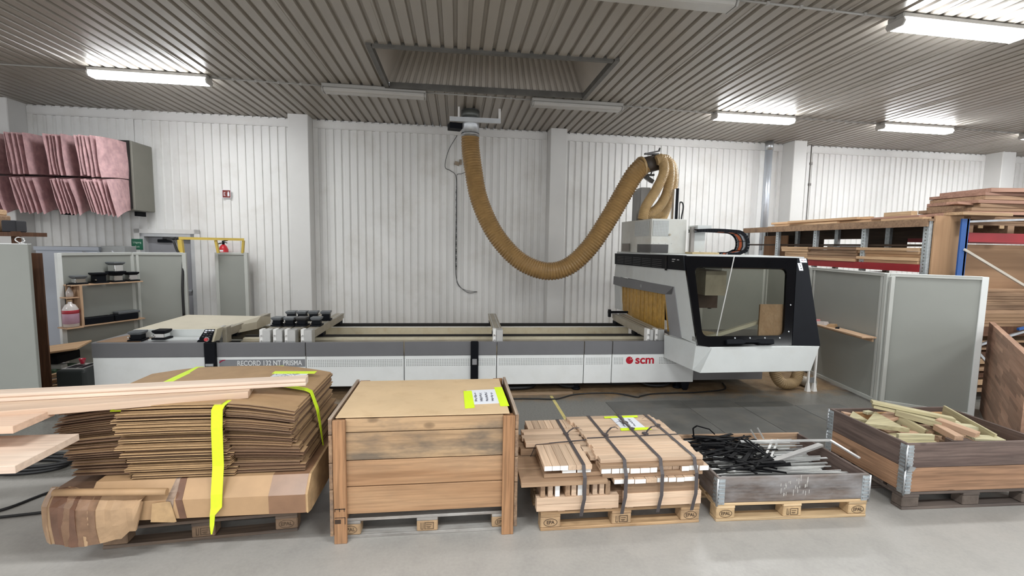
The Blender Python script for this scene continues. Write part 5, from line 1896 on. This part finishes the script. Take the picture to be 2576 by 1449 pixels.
pod(SHL(.16, -.14, 1.336), SRZ, 'black vacuum pod with bright body, left end of the upper shelf board', 'vacuum pods on the shelf', w=.17, tall=.13, body=CHROME)
pod(SHL(.42, -.14, 1.336), SRZ, 'tall black vacuum pod in the middle of the upper shelf board', 'vacuum pods on the shelf', w=.19, tall=.16, top=BLACKM)
pod(SHL(.66, -.14, 1.336), SRZ, 'black vacuum pod right of the tall one on the upper shelf board', 'vacuum pods on the shelf', w=.17, tall=.15, body=CHROME, top=BLACKM)
pod(SHL(.88, -.14, 1.336), SRZ, 'vacuum pod with bright body at the right end of the upper shelf board', 'vacuum pods on the shelf', w=.17, tall=.15, body=CHROME, top=BLACKM)
pod(SHL(.66, -.14, 1.487), SRZ+.2, 'vacuum pod stacked topmost over the upper shelf board', 'vacuum pods on the shelf', w=.19, tall=.17, body=CHROME)
for k, (x, l, m_) in enumerate(((.36, .40, BLACKM), (.74, .34, BLACKM), (.78, .32, PADGREY))):
    o = B('rubber_tray', m_, None, -l/2, l/2, -.08, .08, 0, .10 if k != 2 else .04, bevel=.008)
    o.location = SHL(x, -.14, .711 if k < 2 else .812)
    o.rotation_euler = (0, 0, SRZ)
    tag(o, ('long black rubber block on the lower shelf board, left', 'long black rubber block on the lower shelf board, right', 'grey pad lying on the right black block of the lower shelf board')[k], 'block', 'rubber blocks on the lower shelf')
bt = empty('spray_bottle', 'clear spray bottle with dark trigger on the small shelf bracket', 'bottle', SHL(.04, -.14, 1.151))
MB().lathe([(.04, 0), (.045, .01), (.045, .07), (.015, .13), (.012, .15)], n=14).build('bottle_body', paint('clear_bottle', (.50, .43, .40), .1), bt)
MB().cyl((0, 0, .15), (0, 0, .17), .018, 10).bar((-.03, 0, .185), (.06, 0, .18), .025).build('spray_head', BLACKM, bt)
jg = empty('plastic_jug', 'milky plastic jug with red and purple label beside the shelf upright', 'jug', SHL(.012, -.19, .711))
MB().lathe([(.085, 0), (.095, .012), (.095, .26), (.06, .33), (.025, .35), (.025, .38)], n=18).build('jug_body', CLEARP, jg)
MB().cyl((0, 0, .38), (0, 0, .40), .028, 12).build('jug_cap', paint('jug_cap', (.5, .35, .2), .5), jg)
MB().lathe([(.0955, .05), (.0965, .052), (.0965, .20), (.0955, .202)], n=18).build('jug_label', paint('label_mauve', (.42, .25, .33), .5), jg)
MB().lathe([(.0955, .20), (.097, .202), (.097, .25), (.0955, .252)], n=18).build('jug_label', paint('label_red', (.42, .03, .05), .5), jg)
B('jug_bracket', SHELFW, sh2, -.09, .115, -.29, -.05, .69, .709)

# ---- far left grey slab, brown board, blue-grey cabinet and what lies between
gs = empty('grey_screen', 'tall grey sheet cabinet side cut off by the left frame edge', 'cabinet', (-4.55, 5.6, 0))
B('side_sheet', GREYPANEL, gs, -2.2, 0, 0, .04, 0, 1.955, bevel=.004)
B('cabinet_body', GREYPANEL, gs, -2.2, -1.3, .04, .6, 0, 1.95)
B('top_edge', WHITEFRAME, gs, -2.2, 0, -.005, .045, 1.955, 1.965)
lp = MB().tube(catmull([(-4.64, 5.62, 1.97), (-4.68, 5.62, 2.0), (-4.66, 5.62, 2.03), (-4.61, 5.62, 2.025), (-4.59, 5.62, 1.99), (-4.63, 5.62, 1.975), (-4.60, 5.62, 1.968)], 5), .006, 6).build('wire_loop', CHROME)
tag(lp, 'small bright wire loop lying on top of the grey cabinet side', 'wire')
o = MB().box(-.07, .07, 0, .02, .7, 1.84).build('brown_board', BROWNW, None, (-5.13, 6.4, 0))
MB().box(-.07, .07, 0, .02, 0, .7).build('board_foot', BROWNW, o)
tag(o, 'narrow dark brown board standing behind the grey cabinet side', 'board')
cb = empty('steel_cabinet', 'blue-grey steel cabinet behind the left partition', 'cabinet', (-7.05, 8.8, 0))
B('cabinet_body', BLUEGREY, cb, 0, .98, .02, .5, 0, 1.87)
B('cabinet_door', BLUEGREY, cb, .02, .96, 0, .02, .1, 1.80, bevel=.004)
B('cabinet_top', BLUEGREY, cb, -.01, .99, -.01, .5, 1.82, 1.88)
MB().bar((.74, -.012, 1.80), (.94, -.012, 1.75), .015).build('cabinet_label', MSILVER, cb)
gb = B('grey_box', paint('box_grey', (.32, .33, .33), .5), None, -.02, .36, 0, .3, 0, .28, bevel=.006)
gb.location = (-6.05, 8.85, 1.62)
tag(gb, 'dark grey box mounted at the right top of the blue-grey cabinet', 'box')
MB().box(-.05, .36, 0, .1, -1.62, 0).build('box_stand', BLUEGREY, gb)
MB().bar((.16, -.004, .20), (.20, -.004, .15), .012).build('box_scratch', PAPER, gb)
# rough shelf with timber beyond the grey side sheet
ts = empty('timber_stand', 'dark brown stand with timber scraps above the grey cabinet side', 'stand', (-5.35, 6.3, 0))
B('post', BROWNW, ts, -.62, -.54, 0, .08, 0, 2.10)
B('post', BROWNW, ts, .06, .12, 0, .06, 0, 2.10)
B('shelf', BROWNW, ts, -.64, .14, -.1, .4, 2.04, 2.09)
for k, (x, w, h_, m_) in enumerate(((-.28, .3, .20, RACKW), (-.02, .14, .14, paint('dark_cloth', (.03, .03, .035), .8)), (-.35, .36, .07, RACKL))):
    o = B('timber_scrap', m_, None, -w/2, w/2, -.1, .1, 0, h_, bevel=.01)
    o.location = (-5.35+x, 6.45, 2.092+(.202 if k == 2 else 0))
    o.rotation_euler = (0, 0, .2*k)
    tag(o, ('brown timber scrap on the dark stand at the left frame edge', 'dark bundle on the stand, right of the brown scrap', 'pale timber scrap on top of the brown one on the dark stand')[k], 'scrap')
# low stack between the cabinet side and the partition
pallet((-6.55, 6.75, 0), .0, 'dark pallet in the gap left of the machine', PALGREY, BLOCKG)
o = B('green_tray', paint('tray_green', (.05, .10, .06), .5), None, -.35, .35, -.2, .2, 0, .10, bevel=.01)
o.location = (-5.75, 7.1, .146)
tag(o, 'dark green tray on the pallet in the gap left of the machine', 'tray')
o = B('white_profile', paint('profile_white', (.45, .47, .46), .4), None, -.3, .3, -.05, .05, 0, .05)
o.location = (-5.65, 7.0, .247)
tag(o, 'white profile lying on the dark green tray', 'profile')
o = B('chest', BLACKM, None, -.35, .35, -.2, .2, 0, .12, bevel=.01)
o.location = (-5.78, 7.2, .30)
tag(o, 'black flat case under the tilted board, left of the machine', 'case')
o = MB().box(-.45, .45, -.3, .3, 0, .025).build('tilted_board', RACKL, None, (-5.72, 7.15, .45), (0, -.10, .35), bevel=.002)
tag(o, 'pale board lying tilted on the pallet, left of the machine', 'board')
o = MB().tube(catmull([(-6.1, 7.0, .47), (-5.85, 6.98, .50), (-5.65, 7.0, .52)], 5), .045, 8).build('cloth_roll', paint('cloth_indigo', (.05, .045, .07), .8, var=.3))
tag(o, 'dark indigo cloth roll on the tilted pale board', 'cloth')
for k in range(3):
    o = MB().box(-.3, .3, -.04, .04, 0, .04).build('short_plank', RACKL, None, (-5.42, 6.72-.09*k, .02+.08*k), (0, -.15, .4+.1*k))
    tag(o, 'short plank below the green tray left of the machine, %s from the floor' % ORD[k], 'plank', 'short planks left of the machine')

# ---- black control pedestal with red cup
pdz = empty('control_pedestal', 'black rounded pedestal with a bright top frame left of the machine', 'pedestal', (-4.70, 6.36, 0))
MB().box(-.16, .17, -.15, .22, 0, .42).build('pedestal_body', paint('pedestal_black', (.018, .022, .022), .5), pdz, bevel=.035, seg=3)
MB().box(-.12, .12, -.10, .18, .42, .428).build('top_frame', ALU, pdz)
MB().box(-.09, .02, -.07, .08, .428, .432).box(.04, .10, -.07, .15, .428, .432).build('top_slot', BLACKM, pdz)
cup = MB().lathe([(.022, 0), (.034, .055), (.038, .06), (.034, .062), (.022, .012)], (0, 0, 0), 16).build('red_cup', paint('cup_red', (.50, .02, .05), .3), None, (-4.755, 6.50, .433))
tag(cup, 'small red cup standing on the black pedestal', 'cup')

# ---- loose wires, pipe and cables
wm_ = MB().tube(catmull([(0.0, 9.72, 4.2), (-.17, 9.72, 3.9), (-.24, 9.72, 3.58), (-.13, 9.72, 3.50), (-.02, 9.72, 3.38), (-.01, 9.72, 2.9), (-.02, 9.72, 2.2), (-.02, 9.72, 1.6), (.0, 9.72, 1.32), (.08, 9.70, 1.15), (.25, 9.70, 1.03), (.43, 9.70, 1.05)], 6), .008, 6)
wm_.tube(catmull([(.2, 9.72, 3.50), (.1, 9.72, 3.45), (0, 9.72, 3.42), (.0, 9.72, 3.2), (.005, 9.72, 1.5), (.03, 9.70, 1.2), (.2, 9.70, 1.08), (.43, 9.70, 1.05)], 6), .006, 6)
tag(wm_.build('hanging_wire', paint('wire_dark', (.13, .13, .13), .5)), 'thin loose wires hanging down the white wall left of the hose', 'wire')
o = MB().cbox((0, 0, 0), (.10, .03, .07), 0, 0, .3).cbox((.07, 0, .03), (.05, .03, .10)).build('junction_box', paint('torn_brown', (.30, .24, .18), .7, var=.3), None, (.0, 9.74, 3.65))
tag(o, 'torn brown junction box on the wall above the loose wires', 'box')
o = MB().tube([(-.01, 9.745, 3.2), (-.015, 9.745, 1.5)], .012, 6).build('cable_strip', paint('cable_grey', (.22, .23, .23), .5))
for k in range(22):
    MB().cbox((-.012, 9.73, 3.15-k*.075), (.026, .016, .03)).build('cable_clip', DARK if k % 2 else PWHITE, o)
tag(o, 'clipped cable strip down the white wall behind the hose', 'cable')
o = MB().cyl((6.78, 9.78, 2.0), (6.78, 9.78, CZ-.02), .075, 20).build('vertical_pipe', paint('pipe_zinc', (.62, .66, .72), .3, .5, var=.06))
MB().cyl((6.78, 9.78, CZ-.02), (6.78, 9.78, CZ-.2), .085, 20).build('pipe_collar', STEEL, o)
MB().cyl((6.78, 9.78, 0), (6.78, 9.78, 2.0), .075, 20).build('pipe_section', MATS['pipe_zinc'], o)
tag(o, 'vertical galvanised pipe beside the right column', 'pipe')
o = MB().tube([(7.66, 9.62, .2), (7.66, 9.62, 4.3)], .012, 8).cbox((7.66, 9.6, 3.9), (.05, .04, .05)).cbox((7.66, 9.6, 3.45), (.05, .04, .05)).build('thin_conduit', paint('conduit_dark', (.14, .13, .12), .5))
tag(o, 'thin dark conduit down the right side of the column', 'conduit')

for lab, pts, r_ in (('thin black cable snaking on the floor in front of the machine', [(.3, 5.98, .01), (.8, 5.99, .01), (1.07, 5.97, .01), (1.33, 5.95, .01), (1.65, 6.12, .01), (2.16, 6.13, .01), (2.43, 5.95, .01), (2.50, 5.98, .01), (2.7, 6.06, .01), (3.06, 6.08, .01), (3.41, 6.09, .01), (3.85, 6.20, .01), (4.0, 6.5, .01)], .010),
                     ('thick dark hose lying under the machine beside the crate', [(.2, 6.40, .04), (.6, 6.36, .04), (1.0, 6.38, .04), (1.12, 6.5, .06), (1.1, 6.7, .12)], .03),
                     ('dark hose loop under the machine below the perforated panels', [(1.45, 6.6, .14), (1.5, 6.42, .05), (1.72, 6.40, .05), (1.82, 6.55, .12)], .028),
                     ('dark hose loop under the machine left of the logo', [(2.0, 6.6, .13), (2.15, 6.45, .06), (2.6, 6.44, .06), (2.8, 6.6, .13)], .022),
                     ('dark hose loop under the machine below the logo', [(2.6, 6.5, .13), (2.75, 6.36, .05), (3.05, 6.35, .05), (3.15, 6.5, .12)], .024),
                     ('black cable crossing the floor left of the cardboard stack', [(-4.2, 3.3, .01), (-3.6, 3.62, .01), (-3.35, 3.75, .01), (-3.2, 4.0, .01), (-2.9, 4.15, .01), (-2.5, 4.2, .01)], .011),
                     ('black cable end lying on the floor near the wrapped parcel', [(-4.0, 3.6, .01), (-3.5, 3.62, .01), (-3.05, 3.68, .01), (-2.7, 3.76, .01), (-2.5, 3.8, .01)], .010)):
    tag(MB().tube(catmull(pts, 8), r_, 8).build('floor_cable', RUBBER), lab, 'cable')
for q in range(3):
    pts = [(-3.75+.30*cos(a)+.03*q, 4.45+.13*sin(a)+.02*q, .015+.02*q) for a in [k*.5+q for k in range(26)]]
    tag(MB().tube(catmull(pts, 3), .014, 8).build('coiled_cable', RUBBER), 'coiled black cable on the floor under the planks, %s loop from below' % ORD[q], 'cable', 'coiled cables under the planks')
tag(MB().tube(catmull([(-4.3, 4.7, .02), (-3.9, 4.95, .02), (-3.5, 5.05, .02), (-3.0, 5.0, .02), (-2.6, 4.8, .02)], 6), .022, 8).build('floor_cable', RUBBER), 'thick black cable on the floor behind the cardboard stack', 'cable')

# ================================================================ RIGHT BACKGROUND
# shelf on the right partition
QA, QB = Vector((5.57, 5.47, 0)), Vector((5.80, 7.05, 0))
qd = (QB-QA).normalized()
QRZ = math.atan2(qd.y, qd.x)
s3 = empty('partition_shelf', 'narrow wooden shelf board on the right grey partition', 'shelf', (QA.x, QA.y, 0), QRZ)
B('shelf_board', SHELFW, s3, .05, 1.35, .04, .23, .875, .893)
B('shelf_batten', SHELFW, s3, .1, 1.3, .036, .06, .82, .875)


def SQ(x, y, z):
    v = Euler((0, 0, QRZ)).to_matrix() @ Vector((x, y, 0))
    return (QA.x+v.x, QA.y+v.y, z)


for k, (x, l, h_, m_, lab) in enumerate(((1.22, .12, .06, paint('pink_pack', (.55, .22, .22), .4), 'small pink packet on the partition shelf'), (1.05, .16, .05, CLEARP, 'clear plastic pouch on the partition shelf'), (.82, .12, .05, CARD, 'small cardboard box on the partition shelf'), (.70, .05, .02, BLACKM, 'tiny dark fitting on the partition shelf'))):
    o = MB().hexa([(-l/2, -.05, 0), (l/2, -.05, 0), (l/2, .05, 0), (-l/2, .05, 0)], [(-l/2*.8, -.04, h_), (l/2*.7, -.04, h_*.8), (l/2*.7, .04, h_*.8), (-l/2*.8, .04, h_)]).build('small_packet', m_, None, SQ(x, .13, .8935), (0, 0, QRZ+.3*k))
    tag(o, lab, 'packet')

# ---- lumber rack along the wall side: galvanised uprights, boards, red beams
rk = empty('lumber_rack', 'long lumber rack with galvanised uprights behind the right partition', 'rack', (6.1, 5.47, 0))
ys = (0, .95, 1.92, 2.88, 3.84)
SPOT = paint('upright_slots', (.12, .11, .10), .6)
for k, y in enumerate(ys):
    for x in (0, .40):
        u = B('upright', GALV, rk, x, x+.05, y, y+.075, 0, 2.43)
        if x == 0:
            mb = MB()
            for q in range(16):
                mb.box(-.0015, .0005, y+.03, y+.045, 1.72+q*.045, 1.738+q*.045)
            mb.build('upright_slots', SPOT, u, kind='stuff')
    B('shelf_crossbar', BROWNW, rk, .03, .44, y+.01, y+.06, 1.66, 1.72)
for z in (1.76, .6):
    B('red_beam', RACKRED, rk, -.02, .03, .08, 3.84, z, z+.10)
    B('shelf_deck', RACKW, rk, .03, .45, .08, 3.84, z+.07, z+.10)
B('top_board', RACKW, rk, -.03, .47, -.02, 3.95, 2.43, 2.46)
B('top_edge_board', RACKW, rk, -.04, -.01, .0, 3.95, 2.36, 2.46)
B('end_panel', PLY, rk, .05, .46, -.03, -.008, .3, 2.50)
DKW = wood('rack_shadow_wood', (.055, .033, .02), (.03, .018, .011), 1, .8, vary=.2)  # near black: shade inside the bays put into the wood colour
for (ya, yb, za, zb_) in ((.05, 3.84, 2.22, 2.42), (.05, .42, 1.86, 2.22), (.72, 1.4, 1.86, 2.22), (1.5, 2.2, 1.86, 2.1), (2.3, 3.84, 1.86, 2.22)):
    B('back_board', DKW, rk, .452, .468, ya, yb, za, zb_)  # added backing sheets that stand in for the shaded depth of the bays
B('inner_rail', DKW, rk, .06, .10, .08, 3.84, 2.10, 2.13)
for k, (y, w) in enumerate(((3.02, .40), (3.45, .36))):
    o = B('standing_sheet', wood('sheet_reddish', (.36, .20, .10), (.25, .125, .06), 2, .5, vary=.15, ring=.15), None, 0, .02, 0, w, 0, .44)
    o.location = (6.40+.06*k, 5.47+y, 1.862)
    tag(o, ('reddish plywood sheet standing in the far bay of the lumber rack, right', 'reddish plywood sheet standing in the far bay of the lumber rack, left')[k], 'plywood sheet', 'plywood sheets in the lumber rack')
R7 = random.Random(9)
for row in range(5):
    for k in range(3):
        y0, L = ((.10, .95), (1.08, .98), (2.08, .62))[k]
        jit = R7.uniform(-.06, .06)
        m_ = (RACKL, RACKW, RACKL)[k] if row else RACKL
        o = MB().box(0, L+jit, -.16, .16, 0, .042).build('rack_plank', m_, None, (6.26+R7.uniform(-.03, .03), 5.47+y0, 1.861+row*.0445), (0, 0, pi/2+R7.uniform(-.02, .02)), bevel=.002)
        tag(o, 'pale plank on the red shelf of the lumber rack, %s course from below, %s' % (ORD[row], ('near end', 'middle', 'far end')[k]), 'plank', 'planks on the red rack shelf')
for k in range(6):
    o = MB().box(0, R7.uniform(1.4, 2.6), -.04, .04, 0, R7.choice((.03, .045))).build('top_plank', RACKL, None, (6.12+k*.085, 5.47+R7.uniform(.5, 1.6), 2.462), (0, 0, pi/2+R7.uniform(-.03, .03)), bevel=.002)
    tag(o, 'long pale plank lying on the lumber rack top, %s from the front edge' % ORD[k], 'plank', 'long planks on the rack top')
for k in range(5):
    o = MB().box(0, R7.uniform(1.3, 2.2), -.035, .035, 0, .04).build('upper_plank', RACKL, None, (6.16+k*.09, 5.47+R7.uniform(.9, 1.9), 2.51), (0, 0, pi/2+R7.uniform(-.05, .05)), bevel=.002)
    tag(o, 'pale plank of the second layer on the lumber rack top, %s from the front edge' % ORD[k], 'plank', 'second layer of planks on the rack top')
o = MB().box(0, .75, -.12, .12, 0, .04).build('end_plank', RACKL, None, (6.35, 5.40, 2.505), (0, 0, .02), bevel=.003)
tag(o, 'thick pale plank on the near end of the lumber rack, above the plywood', 'plank')
o = MB().box(0, .62, -.07, .07, 0, .03).build('end_plank', RACKL, None, (6.2, 5.60, 2.4615), (0, 0, pi/2), bevel=.003)
tag(o, 'pale plank under the mauve plank on the near end of the lumber rack', 'plank')
o = MB().box(0, .75, -.06, .06, 0, .03).build('end_plank', RACKR, None, (6.2, 5.66, 2.493), (0, 0, pi/2), bevel=.003)
tag(o, 'mauve plank lying along the near top edge of the lumber rack', 'plank')
o = MB().box(0, .42, -.05, .05, 0, .06).build('end_plank', PINE, None, (6.22, 5.80, 2.5245), (0, 0, pi/2), bevel=.003)
tag(o, 'short thick pine block topmost on the lumber rack', 'plank')

# ---- second rack: blue upright frame, red beam, heaps of boards
r2_ = empty('pallet_rack', 'blue and red pallet rack at the right frame edge', 'rack', (6.41, 5.33, 0))
B('upright', RACKBLUE, r2_, 0, .10, 0, .02, 0, 2.46)
B('upright', RACKBLUE, r2_, .075, .11, .0, .07, 0, 2.46)
B('upright', RACKBLUE, r2_, 1.45, 1.55, 0, .06, 0, 2.46)
MB().bar((.08, .02, 2.425), (1.5, .02, 2.50), .03, .025).build('brace', STEEL, r2_)
MB().bar((.06, -.005, 2.07), (1.2, -.005, 1.52), .025, .03).build('brace', paint('brace_pale', (.52, .47, .40), .45), r2_)
MB().bar((.40, .05, .78), (1.3, .05, 1.02), .025, .03).build('brace', STEEL, r2_)
MB().bar((.45, .05, .75), (1.2, .05, .10), .025, .03).build('brace', STEEL, r2_)
MB().bar((1.05, .03, 1.02), (1.45, .03, 1.10), .03, .03).build('brace', RACKBLUE, r2_)
for z, m_ in ((2.17, RACKRED), (.92, BROWNW)):
    MB().box(.22, 2.4, .10, .15, z, z+.12).box(.22, 2.4, .08, .10, z, z+.025).build('beam', m_, r2_)
    B('beam', m_, r2_, .22, 2.4, 1.0, 1.05, z, z+.12)
o = MB().box(0, 1.9, 0, .30, 1.42, 2.14).build('plywood_stack', PLYX, None, (6.60, 5.62, 0))
tag(o, 'large brown sheet pack standing below the red beam', 'sheet')
MB().box(0, 1.9, .30, .32, 0, 1.42).build('sheet_foot', PLYX, o)
# pallet of boards above the red beam
tp = empty('board_pallet', 'rough pallet carrying reddish boards on the pallet rack', 'pallet', (6.62, 5.46, 2.292))
for k in range(3):
    B('bearer', RACKW, tp, .02+k*.62, .12+k*.62, 0, .9, 0, .10)
B('deck', RACKW, tp, 0, 1.5, .0, .9, .10, .13)
for k in range(2):
    B('spacer', PINE, tp, .18+k*.32, .25+k*.32, -.012, .0, .06, .10)
zt = 2.424
for k in range(9):
    th = R7.uniform(.035, .055)
    x0 = 6.66+R7.uniform(-.08, .14)+(.04*k if k < 7 else .3)
    o = MB().box(0, R7.uniform(1.1, 1.5), -.35, .35, 0, th).build('stacked_board', (RACKR if k in (2, 5, 7, 8) else RACKW), None, (x0, 5.85, zt), (0, R7.uniform(-.02, .02), R7.uniform(-.08, .08)), bevel=.003)
    tag(o, 'reddish board in the pile above the red beam, %s from below' % ORD[k], 'board', 'boards piled above the red beam')
    zt += th+.004
o = MB().box(0, .5, -.06, .06, 0, .03).build('stacked_board', RACKR, None, (6.46, 5.52, 2.66), (0, .0, .3))
tag(o, 'dark board tip jutting left out of the pile above the red beam', 'board', 'boards piled above the red beam')
# stack of boards behind the white post
zt = 1.042
for k in range(11):
    th = R7.uniform(.028, .06)
    o = MB().box(0, 1.6, -.09, .09, 0, th).build('shelf_board_stacked', (PLYX if k < 4 else RACKW), None, (6.72+R7.uniform(-.05, .22), 5.52, zt), (0, 0, R7.uniform(-.02, .02)), bevel=.002)
    o.name = 'stacked_board'
    tag(o, 'brown board in the pile behind the white post, %s from below' % ORD[k], 'board', 'boards piled behind the white post')
    zt += th+.003
for k in range(8):
    o = MB().box(0, 1.5, -.25, .25, 0, R7.choice((.03, .05, .07))).build('low_board', (RACKW, RACKL, BROWNW)[k % 3], None, (6.75+R7.uniform(-.05, .1), 5.75, .12+k*.098), (0, 0, R7.uniform(-.04, .04)), bevel=.002)
    tag(o, 'board in the dark lower part of the pallet rack, %s from below' % ORD[k], 'board', 'boards low in the pallet rack')
for k in range(2):
    o = B('rack_bearer', BROWNW, None, 0, .08, -.3, .3, 0, .9 if k else .9)
    o.location = (6.70+k*1.3, 6.2, 0)
    tag(o, 'dark bearer at the back of the low boards, %s' % ('right' if k else 'left'), 'bearer', 'dark bearers in the pallet rack')

# ---- glued beech panel standing at the right edge, built of its staves
bp_a, bp_b = Vector((6.78, 5.155, 0)), Vector((4.79, 3.31, 0))
bd_ = (bp_b-bp_a).normalized()
L = (bp_b-bp_a).length
bpn = empty('butcher_block_panel', 'large glued wood panel of narrow staves standing at the right frame edge', 'panel', tuple(bp_a), math.atan2(bd_.y, bd_.x))
R8 = random.Random(2)
me_cache = {}
for r in range(24):
    x = -R8.uniform(0, .5)
    z = .002+r*.0480
    while x < L:
        w = R8.choice((.45, .6, .75, .9))
        a, b_ = max(0, x), min(L, x+w)
        if b_-a > .02:
            o = MB().box(0, b_-a-.001, -.025+R8.uniform(-.0006, .0006), .025, 0, .0474).build('stave', BUTCH, bpn, (a, 0, z))
        x += w
